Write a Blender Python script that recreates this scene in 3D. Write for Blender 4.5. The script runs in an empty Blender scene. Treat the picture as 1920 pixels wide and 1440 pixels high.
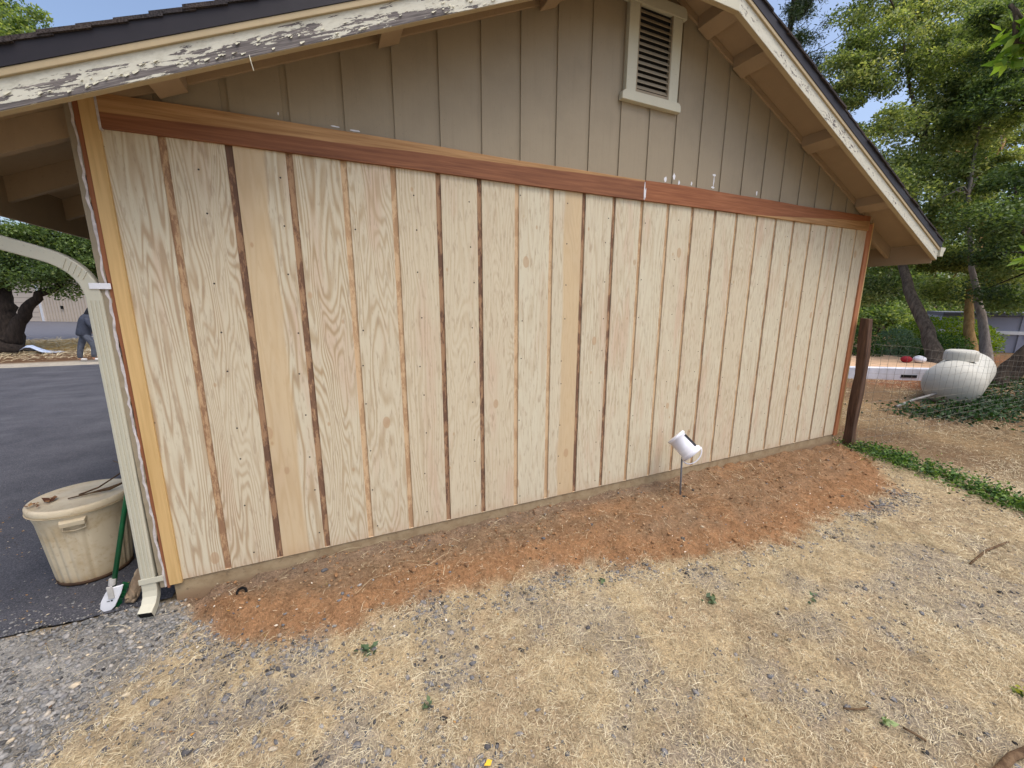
import bpy, bmesh, math, random
import numpy as np
from mathutils import Vector, Matrix
D = bpy.data
S = bpy.context.scene
COL = S.collection
PI = math.pi
rng = np.random.default_rng(7)
random.seed(7)

# ------------------------------------------------------------------ camera, world, sun, exposure
cam = D.cameras.new('Camera'); camo = D.objects.new('Camera', cam); COL.objects.link(camo); S.camera = camo
cam.sensor_width = 36.0; cam.lens = 36.0 * 752.93 / 1920.0; cam.clip_start = 0.02; cam.clip_end = 2000
yaw, pit, rol = -.4264, -.2008, .0023
f = Vector((-math.sin(yaw) * math.cos(pit), math.cos(yaw) * math.cos(pit), math.sin(pit)))
rt = Vector((math.cos(yaw), math.sin(yaw), 0)); up = rt.cross(f)
r2 = math.cos(rol) * rt + math.sin(rol) * up; u2 = -math.sin(rol) * rt + math.cos(rol) * up
CAM = Vector((.7428, -2.9753, 1.7656))
camo.matrix_world = Matrix(((r2.x, u2.x, -f.x, CAM.x), (r2.y, u2.y, -f.y, CAM.y), (r2.z, u2.z, -f.z, CAM.z), (0, 0, 0, 1)))

SUN_EL, SUN_AZ = math.radians(66), math.radians(150)   # azimuth clockwise from +Y
w = D.worlds.new('World'); S.world = w; w.use_nodes = True
wn = w.node_tree; bg = wn.nodes['Background']
sky = wn.nodes.new('ShaderNodeTexSky'); sky.sky_type = 'NISHITA'; sky.sun_disc = False
sky.sun_elevation = SUN_EL; sky.sun_rotation = SUN_AZ; sky.air_density = 0.9; sky.dust_density = 4.0; sky.ozone_density = 1.0
wn.links.new(sky.outputs[0], bg.inputs[0]); bg.inputs[1].default_value = 0.15
sl = D.lights.new('Sun', 'SUN'); sl.energy = 1.05; sl.angle = math.radians(40); sl.color = (1, .985, .95)
slo = D.objects.new('Sun', sl); COL.objects.link(slo)
sd = Vector((math.sin(SUN_AZ) * math.cos(SUN_EL), math.cos(SUN_AZ) * math.cos(SUN_EL), math.sin(SUN_EL)))
slo.rotation_euler = sd.to_track_quat('Z', 'Y').to_euler(); slo.location = (0, -10, 20)
S.view_settings.view_transform = 'Standard'; S.view_settings.look = 'None'
S.view_settings.gamma = 1; S.view_settings.exposure = 0.76
S.cycles.max_bounces = 6; S.cycles.transparent_max_bounces = 6

# ------------------------------------------------------------------ object helpers
def tag(o, label=None, cat=None, group=None, kind=None):
    if label: o['label'] = label
    if cat: o['category'] = cat
    if group: o['group'] = group
    if kind: o['kind'] = kind
    return o
def empty(name, loc, label, cat, group=None):
    o = D.objects.new(name, None); COL.objects.link(o); o.location = loc; o.empty_display_size = .2
    return tag(o, label, cat, group)
class MB:
    def __init__(s): s.v = []; s.f = []; s.m = []
    def add(s, V, F, m=0):
        b = len(s.v); s.v += [tuple(p) for p in V]
        for q in F: s.f.append(tuple(b + i for i in q)); s.m.append(m)
        return s
    def box(s, x0, x1, y0, y1, z0, z1, m=0):
        return s.add([(x0, y0, z0), (x1, y0, z0), (x1, y1, z0), (x0, y1, z0), (x0, y0, z1), (x1, y0, z1), (x1, y1, z1), (x0, y1, z1)],
                     [(0, 3, 2, 1), (4, 5, 6, 7), (0, 1, 5, 4), (1, 2, 6, 5), (2, 3, 7, 6), (3, 0, 4, 7)], m)
    def prism_y(s, poly, y0, y1, m=0):          # polygon in XZ (counter-clockwise seen from -Y), extruded y0..y1
        n = len(poly)
        V = [(x, y0, z) for x, z in poly] + [(x, y1, z) for x, z in poly]
        F = [tuple(range(n)), tuple(range(2 * n - 1, n - 1, -1))] + [(i, n + i, n + (i + 1) % n, (i + 1) % n) for i in range(n)]
        return s.add(V, F, m)
    def prism_z(s, poly, z0, z1, m=0):
        n = len(poly)
        V = [(x, y, z0) for x, y in poly] + [(x, y, z1) for x, y in poly]
        F = [tuple(range(n - 1, -1, -1)), tuple(range(n, 2 * n))] + [(i, (i + 1) % n, n + (i + 1) % n, n + i) for i in range(n)]
        return s.add(V, F, m)
    def tube(s, pts, rad, sides=8, m=0, cap=True, sq=1.0):
        pts = [Vector(p) for p in pts]; n = len(pts)
        if not hasattr(rad, '__len__'): rad = [rad] * n
        V = []; prev = None
        for i, p in enumerate(pts):
            t = (pts[min(i + 1, n - 1)] - pts[max(i - 1, 0)]).normalized()
            if prev is None:
                a = t.orthogonal().normalized()
            else:
                a = (prev - t * prev.dot(t)).normalized()
            prev = a; b = t.cross(a)
            for k in range(sides):
                an = 2 * PI * k / sides
                V.append(p + (a * math.cos(an) + b * math.sin(an) * sq) * rad[i])
        F = []
        for i in range(n - 1):
            for k in range(sides):
                k2 = (k + 1) % sides
                F.append((i * sides + k, i * sides + k2, (i + 1) * sides + k2, (i + 1) * sides + k))
        if cap: F += [tuple(range(sides - 1, -1, -1)), tuple((n - 1) * sides + k for k in range(sides))]
        return s.add(V, F, m)
    def rectsweep(s, pts, side, wid, dep, m=0, cap=True):   # rectangular pipe; side = constant width direction
        pts = [Vector(p) for p in pts]; n = len(pts); side = Vector(side).normalized(); V = []
        for i, p in enumerate(pts):
            t = (pts[min(i + 1, n - 1)] - pts[max(i - 1, 0)]).normalized()
            nn = t.cross(side).normalized(); sd_ = nn.cross(t).normalized()
            for a, b in ((-1, -1), (1, -1), (1, 1), (-1, 1)):
                V.append(p + sd_ * a * wid / 2 + nn * b * dep / 2)
        F = []
        for i in range(n - 1):
            for k in range(4):
                k2 = (k + 1) % 4
                F.append((i * 4 + k, (i + 1) * 4 + k, (i + 1) * 4 + k2, i * 4 + k2))
        if cap: F += [(0, 1, 2, 3), tuple((n - 1) * 4 + k for k in (3, 2, 1, 0))]
        return s.add(V, F, m)
    def lathe(s, prof, c, sides=48, m=0, flute=None, axis=None):
        c = Vector(c); n = len(prof); V = []
        rot = Vector((0, 0, 1)).rotation_difference(Vector(axis)).to_matrix() if axis else Matrix.Identity(3)
        for j, (r, z) in enumerate(prof):
            for k in range(sides):
                an = 2 * PI * k / sides; rr = r + (flute(an, j) if flute else 0)
                V.append(c + rot @ Vector((rr * math.cos(an), rr * math.sin(an), z)))
        F = [(j * sides + k, j * sides + (k + 1) % sides, (j + 1) * sides + (k + 1) % sides, (j + 1) * sides + k) for j in range(n - 1) for k in range(sides)]
        return s.add(V, F, m)
    def build(s, name, mats, parent=None, smooth=False, bevel=0, label=None):
        me = D.meshes.new(name); me.from_pydata(s.v, [], s.f)
        for mm in (mats if isinstance(mats, (list, tuple)) else [mats]): me.materials.append(mm)
        me.polygons.foreach_set('material_index', s.m)
        if smooth: me.polygons.foreach_set('use_smooth', [True] * len(s.f))
        me.update()
        o = D.objects.new(name, me); COL.objects.link(o)
        if parent:
            o.parent = parent; p = parent; off = Vector((0, 0, 0))
            while p: off += p.location; p = p.parent
            me.transform(Matrix.Translation(-off))
        if bevel:
            bm = o.modifiers.new('bevel', 'BEVEL'); bm.width = bevel; bm.segments = 2; bm.limit_method = 'ANGLE'; bm.angle_limit = .6
        if label: o['label'] = label
        return o
def set_origin(o, loc):                         # top-level mesh: move the origin to its base
    loc = Vector(loc); o.data.transform(Matrix.Translation(-loc)); o.location = loc; return o
def mesh_np(name, V, F, mat, attr=None, parent=None, smooth=False):
    V = np.asarray(V, np.float32); F = np.asarray(F, np.int32); k = F.shape[1]
    me = D.meshes.new(name); me.vertices.add(len(V)); me.vertices.foreach_set('co', V.ravel())
    me.loops.add(F.size); me.loops.foreach_set('vertex_index', F.ravel())
    me.polygons.add(len(F)); me.polygons.foreach_set('loop_start', np.arange(0, F.size, k, dtype=np.int32))
    me.polygons.foreach_set('loop_total', np.full(len(F), k, np.int32))
    if smooth: me.polygons.foreach_set('use_smooth', np.ones(len(F), bool))
    me.update(calc_edges=True)
    if attr is not None:
        for an, (dom, typ, arr) in attr.items():
            a = me.attributes.new(an, typ, dom); arr = np.asarray(arr, np.float32)
            a.data.foreach_set('color' if 'COLOR' in typ else 'value', arr.ravel())
    me.materials.append(mat)
    o = D.objects.new(name, me); COL.objects.link(o)
    if parent:
        off = Vector((0, 0, 0)); p = parent
        while p: off += p.location; p = p.parent
        me.transform(Matrix.Translation(-off)); o.parent = parent
    return o

# ------------------------------------------------------------------ material helpers
def sr(r, g, b):
    c = lambda u: (u / 255 / 12.92) if u / 255 <= .04045 else ((u / 255 + .055) / 1.055) ** 2.4
    return (c(r), c(g), c(b), 1)
class NT:
    def __init__(s, name, rough=.7, spec=.3):
        s.mat = D.materials.new(name); s.mat.use_nodes = True; s.t = s.mat.node_tree; s.n = s.t.nodes; s.l = s.t.links
        s.b = s.n['Principled BSDF']; s.b.inputs['Roughness'].default_value = rough; s.b.inputs['Specular IOR Level'].default_value = spec
    def new(s, t, **k):
        n = s.n.new(t)
        for a, v in k.items(): setattr(n, a, v)
        return n
    def put(s, sock, v):
        if isinstance(v, (int, float)): sock.default_value = v
        elif isinstance(v, (tuple, list)): sock.default_value = v
        else: s.l.new(v, sock)
    def co(s): return s.new('ShaderNodeTexCoord').outputs['Object']
    def geo(s): return s.new('ShaderNodeNewGeometry').outputs['Position']
    def sep(s, v):
        n = s.new('ShaderNodeSeparateXYZ'); s.put(n.inputs[0], v); return n.outputs
    def comb(s, x, y, z):
        n = s.new('ShaderNodeCombineXYZ')
        for i, v in enumerate((x, y, z)): s.put(n.inputs[i], v)
        return n.outputs[0]
    def vm(s, v, m, op='MULTIPLY'):
        n = s.new('ShaderNodeVectorMath', operation=op); s.put(n.inputs[0], v); s.put(n.inputs[1], m); return n.outputs[0]
    def m(s, op, a, b=0, c=None, clamp=False):
        n = s.new('ShaderNodeMath', operation=op, use_clamp=clamp); s.put(n.inputs[0], a); s.put(n.inputs[1], b)
        if c is not None: s.put(n.inputs[2], c)
        return n.outputs[0]
    def noise(s, v, scale, det=3, rough=.5, dist=0):
        n = s.new('ShaderNodeTexNoise'); s.put(n.inputs['Vector'], v); n.inputs['Scale'].default_value = scale
        n.inputs['Detail'].default_value = det; n.inputs['Roughness'].default_value = rough; n.inputs['Distortion'].default_value = dist
        return n.outputs[0]
    def vor(s, v, scale, feat='F1', out='Distance', rnd=1):
        n = s.new('ShaderNodeTexVoronoi', feature=feat); s.put(n.inputs['Vector'], v); n.inputs['Scale'].default_value = scale
        n.inputs['Randomness'].default_value = rnd; return n.outputs[out]
    def white(s, v):
        n = s.new('ShaderNodeTexWhiteNoise', noise_dimensions='1D'); s.put(n.inputs['W'], v); return n.outputs['Value']
    def ss(s, v, a, b):                         # smooth step a..b -> 0..1
        n = s.new('ShaderNodeMapRange', interpolation_type='SMOOTHSTEP'); s.put(n.inputs[0], v)
        s.put(n.inputs[1], a); s.put(n.inputs[2], b); return n.outputs[0]
    def ramp(s, v, stops, interp='LINEAR'):
        n = s.new('ShaderNodeValToRGB'); s.put(n.inputs[0], v); e = n.color_ramp; e.interpolation = interp
        while len(e.elements) < len(stops): e.elements.new(.5)
        for el, (p, c) in zip(e.elements, stops): el.position = p; el.color = c
        return n.outputs[0]
    def mix(s, fac, a, b, mode='MIX'):
        n = s.new('ShaderNodeMix', data_type='RGBA', blend_type=mode); s.put(n.inputs[0], fac); s.put(n.inputs[6], a); s.put(n.inputs[7], b)
        return n.outputs[2]
    def attr(s, name, out='Fac'):
        n = s.new('ShaderNodeAttribute', attribute_name=name); return n.outputs[out]
    def bump(s, h, strength=.3, dist=.01):
        n = s.new('ShaderNodeBump'); s.put(n.inputs['Height'], h); n.inputs['Strength'].default_value = strength; n.inputs['Distance'].default_value = dist
        s.l.new(n.outputs[0], s.b.inputs['Normal'])
    def base(s, c): s.put(s.b.inputs['Base Color'], c); return s
    def rough(s, v): s.put(s.b.inputs['Roughness'], v); return s

def mat_plain(name, c, rough=.6, var=.12, scale=12, spec=.3, bump=0):
    t = NT(name, rough, spec); p = t.co(); n = t.noise(p, scale, 4, .6)
    lo = tuple(x * (1 - var * 1.6) for x in c[:3]) + (1,); hi = tuple(min(1, x * (1 + var)) for x in c[:3]) + (1,)
    t.base(t.ramp(n, [(.3, lo), (.7, hi)]))
    if bump: t.bump(n, bump, .004)
    return t.mat

# plywood siding boards
def mat_plywood():
    t = NT('raw_plywood', .75, .2); x, y, z = t.sep(t.geo())
    bd = t.m('FLOOR', t.m('DIVIDE', x, .3048)); h1 = t.white(bd); h2 = t.white(t.m('ADD', bd, 31.7)); h3 = t.white(t.m('ADD', bd, 77.1))
    vx = t.m('MULTIPLY', x, t.m('MULTIPLY_ADD', h2, 1.2, 1.1))
    v = t.comb(vx, t.m('MULTIPLY', h1, 37.0), t.m('MULTIPLY_ADD', z, t.m('MULTIPLY_ADD', h3, .13, .09), t.m('MULTIPLY', h2, 19)))
    n = t.noise(v, 3.4, 2.2, .5, .25)
    ring = t.m('SINE', t.m('ADD', t.m('MULTIPLY', n, t.m('MULTIPLY_ADD', h1, 110, 80)), t.m('MULTIPLY', x, t.m('MULTIPLY_ADD', h3, 260, -60))))
    amp = t.ss(t.noise(t.comb(t.m('MULTIPLY', x, 5), h2, t.m('MULTIPLY', z, .8)), 1.3, 3, .6), .25, .7)
    late = t.m('POWER', t.m('MULTIPLY_ADD', ring, .5, .5), 1.8)
    st = t.noise(t.comb(t.m('MULTIPLY', x, 150), 0, t.m('MULTIPLY', z, 6)), 1, 3, .6)
    blot = t.noise(t.comb(t.m('MULTIPLY', x, 6), h1, t.m('MULTIPLY', z, 1.1)), 1.0, 3, .55)
    dash = t.noise(t.comb(t.m('MULTIPLY', x, 55), t.m('MULTIPLY', h1, 9), t.m('MULTIPLY', z, 9)), 1, 3, .6)
    lt = t.mix(h3, sr(205, 197, 172), sr(203, 191, 164)); lt = t.mix(t.ss(blot, .5, .72), lt, sr(200, 180, 155))
    dk = t.mix(h2, sr(174, 152, 118), sr(174, 153, 126))
    nearw = t.m('MULTIPLY_ADD', t.ss(x, 1.6, .8), .58, .44)
    c = t.mix(t.m('MULTIPLY', t.m('MULTIPLY', late, t.m('MULTIPLY_ADD', amp, .7, .3)), t.m('MULTIPLY', nearw, t.m('MULTIPLY_ADD', h2, .4, .9))), lt, dk)
    c = t.mix(t.m('MULTIPLY', t.ss(st, .5, .75), .35), c, sr(165, 130, 95))
    c = t.mix(t.m('MULTIPLY', t.ss(dash, .53, .68), .55), c, sr(164, 144, 120))
    # smooth tan veneer strips in a few boards
    fx = t.m('FRACT', t.m('DIVIDE', x, .3048)); edge = t.m('ADD', fx, t.m('MULTIPLY', t.noise(t.comb(0, h1, z), 1.5, 2), .25))
    is1 = t.m('COMPARE', bd, 1.0, .1); is8 = t.m('COMPARE', bd, 8.0, .1)
    strip = t.m('ADD', t.m('MULTIPLY', t.ss(edge, .74, .66), is1), t.m('MULTIPLY', t.ss(edge, .48, .56), is8))
    c = t.mix(t.m('MULTIPLY', strip, .75), c, t.mix(t.ss(blot, .3, .7), sr(200, 174, 134), sr(192, 168, 132)))
    # oval veneer patches and knots
    pv = t.comb(t.m('MULTIPLY', x, 2.6), 3.3, t.m('MULTIPLY', z, 1.5)); dn = t.vor(pv, 1.7); cc = t.vor(pv, 1.7, out='Color')
    cr, cg, cb = t.sep(cc)
    pm = t.m('MULTIPLY', t.ss(dn, .13, .105), t.m('GREATER_THAN', cr, .42))
    c = t.mix(t.m('MULTIPLY', pm, .6), c, t.mix(cg, sr(150, 132, 105), sr(190, 150, 112)))
    pv2 = t.comb(t.m('MULTIPLY', x, 3.9), 8.3, t.m('MULTIPLY', z, 2.2)); dn2 = t.vor(pv2, 2.1); c2 = t.sep(t.vor(pv2, 2.1, out='Color'))
    c = t.mix(t.m('MULTIPLY', t.m('MULTIPLY', t.ss(dn2, .1, .04), t.m('GREATER_THAN', c2[0], .6)), .5), c, sr(168, 128, 88))
    dirt = t.m('MULTIPLY', t.ss(t.m('ADD', z, t.m('MULTIPLY', blot, .12)), .16, .02), .3)
    c = t.mix(dirt, c, sr(176, 132, 100))
    t.base(c); t.bump(t.m('ADD', t.m('MULTIPLY', late, -.5), t.m('MULTIPLY', st, .4)), .25, .002)
    return t.mat
def mat_groove():
    t = NT('bare_groove', .85, .15); x, y, z = t.sep(t.geo())
    g = t.m('ROUND', t.m('DIVIDE', x, .3048)); h = t.white(t.m('ADD', g, 5.0)); h2 = t.white(t.m('ADD', g, 90.0))
    seg = t.noise(t.comb(t.m('MULTIPLY', x, 9), t.m('MULTIPLY', g, 3.7), t.m('MULTIPLY', z, 2.6)), 1.8, 5, .75)
    cls = [.55, .18, .3, .9, .8, .2, .22, .9, .95, .28, .3, .85, .9, .6, .55, .8, .9, .6, .7, .9, .9, .7, .85]
    k = t.ramp(t.m('DIVIDE', t.m('ADD', g, .5), 24.0), [(i / 24.0, (v_, v_, v_, 1)) for i, v_ in enumerate(cls)], 'CONSTANT')
    n = t.noise(t.comb(t.m('MULTIPLY', x, 60), g, t.m('MULTIPLY', z, 4)), 1, 5, .7)
    band_ = t.ss(seg, .45, .56)
    v = t.m('ADD', t.m('MULTIPLY', k, .62), t.m('ADD', t.m('MULTIPLY', n, .34), t.m('MULTIPLY', band_, .27)))
    c = t.ramp(v, [(.12, sr(84, 66, 57)), (.32, sr(112, 86, 70)), (.5, sr(146, 114, 88)), (.7, sr(178, 146, 112)), (.95, sr(202, 174, 138))])
    t.base(c); return t.mat
def mat_redwood():
    t = NT('redwood_band', .65, .3); x, y, z = t.sep(t.geo())
    n = t.noise(t.comb(t.m('MULTIPLY', x, .9), y, t.m('MULTIPLY', z, 22)), 2.2, 4, .6, .4)
    n2 = t.noise(t.comb(t.m('MULTIPLY', x, 4), y, t.m('MULTIPLY', z, 140)), 1, 3, .6)
    h = t.m('DIVIDE', t.m('SUBTRACT', z, 2.642), .168)
    wob = t.m('MULTIPLY', t.m('SUBTRACT', t.noise(t.comb(x, 0, 0), 1.7, 2), .5), .12)
    lim = t.m('MULTIPLY_ADD', t.m('ADD', x, .25), .136, .43)
    a = t.ss(t.m('ADD', h, wob), t.m('SUBTRACT', lim, .02), t.m('ADD', lim, .02)); a = t.m('MULTIPLY', a, t.m('LESS_THAN', x, 3.35))
    lim2 = t.m('MULTIPLY', t.m('SUBTRACT', x, 4.7), .30)
    b = t.ss(t.m('ADD', h, wob), t.m('ADD', lim2, .02), t.m('SUBTRACT', lim2, .02)); b = t.m('MULTIPLY', b, t.m('GREATER_THAN', x, 3.36))
    s_ = t.m('ADD', a, b, clamp=True)
    red = t.ramp(n, [(.3, sr(108, 66, 44)), (.5, sr(128, 82, 54)), (.7, sr(146, 97, 66))])
    red2 = t.ramp(n, [(.3, sr(124, 74, 46)), (.5, sr(144, 90, 57)), (.7, sr(160, 106, 72))])
    red = t.mix(t.m('GREATER_THAN', x, 3.352), red, red2)
    tan = t.ramp(n, [(.35, sr(154, 114, 72)), (.65, sr(184, 144, 98))])
    c = t.mix(s_, red, tan); c = t.mix(t.m('MULTIPLY', t.ss(n2, .5, .8), .25), c, sr(90, 50, 34))
    t.base(c); t.bump(n2, .2, .002); return t.mat
def mat_wood(name, c0, c1, axis=2, rough=.7):
    t = NT(name, rough, .25); xyz = t.sep(t.co()); k = [60, 60, 60]; k[axis] = 2.5
    n = t.noise(t.comb(*[t.m('MULTIPLY', xyz[i], k[i]) for i in range(3)]), 1, 4, .6)
    k2 = [14, 14, 14]; k2[axis] = 1.2
    n2 = t.noise(t.comb(*[t.m('MULTIPLY', xyz[i], k2[i]) for i in range(3)]), 1, 3, .5)
    t.base(t.ramp(t.m('ADD', t.m('MULTIPLY', n, .6), t.m('MULTIPLY', n2, .4)), [(.35, c0), (.65, c1)])); t.bump(n, .2, .002); return t.mat
def mat_paint(name, c, rough=.6, grime=.25):
    t = NT(name, rough, .3); p = t.co(); x, y, z = t.sep(p)
    n = t.noise(p, 3.0, 5, .6); st = t.noise(t.comb(t.m('MULTIPLY', x, 30), t.m('MULTIPLY', y, 30), t.m('MULTIPLY', z, 1.6)), 1, 4, .6)
    sp = t.noise(p, 90, 2, .5)
    d = tuple(u * .72 for u in c[:3]) + (1,)
    col = t.mix(t.m('MULTIPLY', t.ss(n, .4, .75), grime), c, d)
    col = t.mix(t.m('MULTIPLY', t.ss(st, .5, .78), grime * .9), col, tuple(u * .8 for u in c[:3]) + (1,))
    col = t.mix(t.m('MULTIPLY', t.ss(sp, .66, .74), .35), col, tuple(u * .5 for u in c[:3]) + (1,))
    t.base(col); t.bump(t.noise(t.comb(t.m('MULTIPLY', x, 60), t.m('MULTIPLY', y, 60), t.m('MULTIPLY', z, 8)), 1, 4, .7), .25, .003); return t.mat
def mat_peel(name, thr):
    # cream paint flaking off grey weathered wood; u runs along the board
    t = NT(name, .7, .25); x, y, z = t.sep(t.geo())
    s_ = t.m('MULTIPLY_ADD', t.m('ABSOLUTE', t.m('SUBTRACT', x, 3.357)), .43, z)      # = height across the board
    hgt = t.m('DIVIDE', t.m('SUBTRACT', s_, 4.155), .115)
    n = t.noise(t.comb(t.m('MULTIPLY', x, 5.5), y, t.m('MULTIPLY', s_, 42)), 1, 5, .68, .5)
    big = t.noise(t.comb(t.m('MULTIPLY', x, 1.4), 4, 0), 1.3, 2, .5)
    fine = t.noise(t.comb(t.m('MULTIPLY', x, 26), y, t.m('MULTIPLY', s_, 60)), 1, 4, .7)
    left = t.m('LESS_THAN', x, 3.36)
    fade = t.ss(x, 2.4, 1.2)
    wl = t.m('ADD', t.m('MULTIPLY', t.m('SUBTRACT', .62, hgt), .42), t.m('MULTIPLY_ADD', fade, .32, -.28))
    wl = t.m('ADD', wl, t.m('MULTIPLY', t.m('SUBTRACT', big, .5), .45))
    vL = t.m('ADD', t.m('ADD', t.m('MULTIPLY_ADD', n, 1.7, -.35), t.m('MULTIPLY', t.m('SUBTRACT', fine, .5), .45)), t.m('ADD', wl, -.03))
    vR = t.m('ADD', t.m('MULTIPLY', fine, .75), t.m('ADD', t.m('MULTIPLY', t.m('SUBTRACT', big, .5), .3), t.m('MULTIPLY', t.m('SUBTRACT', .5, t.m('ABSOLUTE', t.m('SUBTRACT', hgt, .45))), .14)))
    vv = t.m('ADD', t.m('MULTIPLY', vL, left), t.m('MULTIPLY', vR, t.m('SUBTRACT', 1, left)))
    th = t.m('MULTIPLY_ADD', left, .555 - .50, .50)
    mask = t.ss(vv, th, t.m('ADD', th, .012))
    grain = t.noise(t.comb(t.m('MULTIPLY', x, 6), y, t.m('MULTIPLY', s_, 170)), 1, 4, .6)
    grey = t.ramp(grain, [(.3, sr(70, 64, 62)), (.5, sr(104, 98, 95)), (.7, sr(138, 131, 125))])
    cream = t.mix(t.ss(fine, .4, .75), sr(202, 199, 182), sr(184, 180, 162))
    lip = t.m('MULTIPLY', t.ss(vv, t.m('SUBTRACT', th, .03), th), t.m('SUBTRACT', 1, mask))
    cream = t.mix(t.m('MULTIPLY', lip, .6), cream, sr(228, 224, 206))
    t.base(t.mix(mask, cream, grey)); t.bump(t.m('ADD', t.m('MULTIPLY', mask, -1), t.m('MULTIPLY', fine, .3)), .7, .003); return t.mat
def mat_leaf(name, cols, trans=.35, rough=.5):
    t = NT(name, rough, .35); r = t.attr('rnd'); n = len(cols)
    c = t.ramp(r, [(i / max(1, n - 1), k) for i, k in enumerate(cols)]); t.base(c)
    tr = t.new('ShaderNodeBsdfTranslucent'); t.l.new(t.mix(1, c, (1.25, 1.25, .55, 1), 'MULTIPLY'), tr.inputs[0])
    ms = t.new('ShaderNodeMixShader'); ms.inputs[0].default_value = trans
    t.l.new(t.b.outputs[0], ms.inputs[1]); t.l.new(tr.outputs[0], ms.inputs[2])
    t.l.new(ms.outputs[0], t.n['Material Output'].inputs[0]); return t.mat
def mat_rnd(name, cols, rough=.8, scale=0):
    t = NT(name, rough, .2); c = t.ramp(t.attr('rnd'), [(i / max(1, len(cols) - 1), k) for i, k in enumerate(cols)])
    if scale: c = t.mix(t.m('MULTIPLY', t.ss(t.noise(t.co(), scale, 3), .4, .7), .35), c, (.03, .03, .03, 1))
    t.base(c); return t.mat
def mat_bark(name, c0, c1):
    t = NT(name, .9, .15); x, y, z = t.sep(t.co())
    n = t.noise(t.comb(t.m('MULTIPLY', x, 14), t.m('MULTIPLY', y, 14), t.m('MULTIPLY', z, 3)), 1, 5, .65)
    t.base(t.ramp(n, [(.32, c0), (.68, c1)])); t.bump(n, .8, .03); return t.mat

M_PLY = mat_plywood(); M_GRV = mat_groove(); M_RED = mat_redwood()
M_NAIL = mat_plain('nail_steel', sr(70, 62, 56), .5)
M_TRIM = mat_wood('yellow_trim', sr(188, 154, 100), sr(208, 174, 120))
M_REDV = mat_wood('redwood_edge', sr(122, 74, 48), sr(152, 98, 66))
M_ORNG = mat_wood('redwood_corner', sr(158, 100, 66), sr(186, 126, 88))
M_TAN = mat_paint('tan_paint', sr(153, 140, 117), .65, .45)
M_TAND = mat_paint('tan_soffit_bounce_paint', sr(166, 144, 116), .65, .25)  # tan lightened so the colour carries bounce light under the eaves
def mat_fnd():
    t = NT('tan_foundation_paint', .85, .2); p = t.geo(); x, y, z = t.sep(p); n = t.noise(p, 9, 5, .65); n2 = t.noise(p, 40, 4, .7)
    c = t.mix(t.ss(n, .35, .7), sr(160, 142, 112), sr(140, 120, 92)); c = t.mix(t.m('MULTIPLY', t.ss(t.m('ADD', z, t.m('MULTIPLY', n, .16)), .01, -.05), .7), c, sr(128, 102, 78)); c = t.mix(t.m('MULTIPLY', t.ss(n2, .58, .7), .5), c, sr(96, 84, 70))
    t.base(c); t.bump(n2, .4, .004); return t.mat
M_FND = mat_fnd()
M_CRM = mat_paint('cream_paint', sr(196, 192, 170), .55, .2)
M_EDGE = mat_paint('ochre_edge_paint', sr(176, 158, 124), .6, .35)
M_PEEL = mat_peel('peeling_cream_paint', .5)
M_DRIP = mat_plain('dark_drip_edge', sr(38, 34, 38), .5, .1)
M_DSP = mat_paint('beige_gutter_paint', sr(192, 188, 168), .4, .18)
M_CAULK = mat_plain('old_caulk_paint', sr(196, 188, 184), .7, .2, 25, bump=.5)
M_WHITE = mat_plain('white_paint', sr(226, 226, 228), .6, .05)
M_DARK = mat_plain('dark_void', (.012, .011, .01, 1), .9)
def mat_shingle():
    t = NT('asphalt_shingle', .9, .15); p = t.co(); n = t.noise(p, 160, 2, .6); n2 = t.noise(p, 4, 3)
    t.base(t.mix(t.ss(n2, .4, .6), t.ramp(n, [(.35, sr(34, 32, 34)), (.65, sr(72, 68, 68))]), t.ramp(n, [(.35, sr(44, 38, 36)), (.65, sr(84, 76, 72))]))); t.bump(n, .5, .004); return t.mat
M_SHG = mat_shingle()
GB = [sr(22, 42, 12), sr(44, 74, 22), sr(74, 104, 34), sr(110, 134, 46), sr(150, 150, 52)]

# ------------------------------------------------------------------ ground
def smooth(a, b, x):
    q = np.clip((x - a) / (b - a), 0, 1); return q * q * (3 - 2 * q)
def vnoise(x, y, sc, seed):
    r = np.random.default_rng(seed); tab = r.random((64, 64))
    xs = x * sc; ys = y * sc; xi = np.floor(xs).astype(int); yi = np.floor(ys).astype(int); fx = xs - xi; fy = ys - yi
    fx = fx * fx * (3 - 2 * fx); fy = fy * fy * (3 - 2 * fy); g = lambda a, b: tab[a % 64, b % 64]
    return (g(xi, yi) * (1 - fx) + g(xi + 1, yi) * fx) * (1 - fy) + (g(xi, yi + 1) * (1 - fx) + g(xi + 1, yi + 1) * fx) * fy
def fbm(x, y, sc, seed, o=4):
    s_ = 0; a = .5
    for i in range(o): s_ = s_ + a * vnoise(x, y, sc * 2 ** i, seed + i); a *= .5
    return s_ / (1 - .5 ** o)
WX = [-3, -.6, -.32, -.04, .41, .73, 1.13, 1.7, 2.1, 2.75, 3.2, 3.87, 4.5, 5.7, 7.0, 7.6, 9]
WZ = [-.17, -.17, -.152, -.105, -.08, -.07, -.08, -.08, -.083, -.092, -.07, -.098, -.08, -.108, -.138, -.165, -.17]
TX = [-.5, -.3, .14, .67, 1.2, 1.57, 2.4, 3.15, 4.05, 5.0, 6.05, 6.8, 7.1]      # toe of the dirt bank
TY = [.05, -.06, -.52, -.74, -.64, -.70, -.82, -1.08, -1.22, -1.15, -1.10, -.58, -.1]
def toe(x): return np.interp(x, TX, TY)
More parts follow.
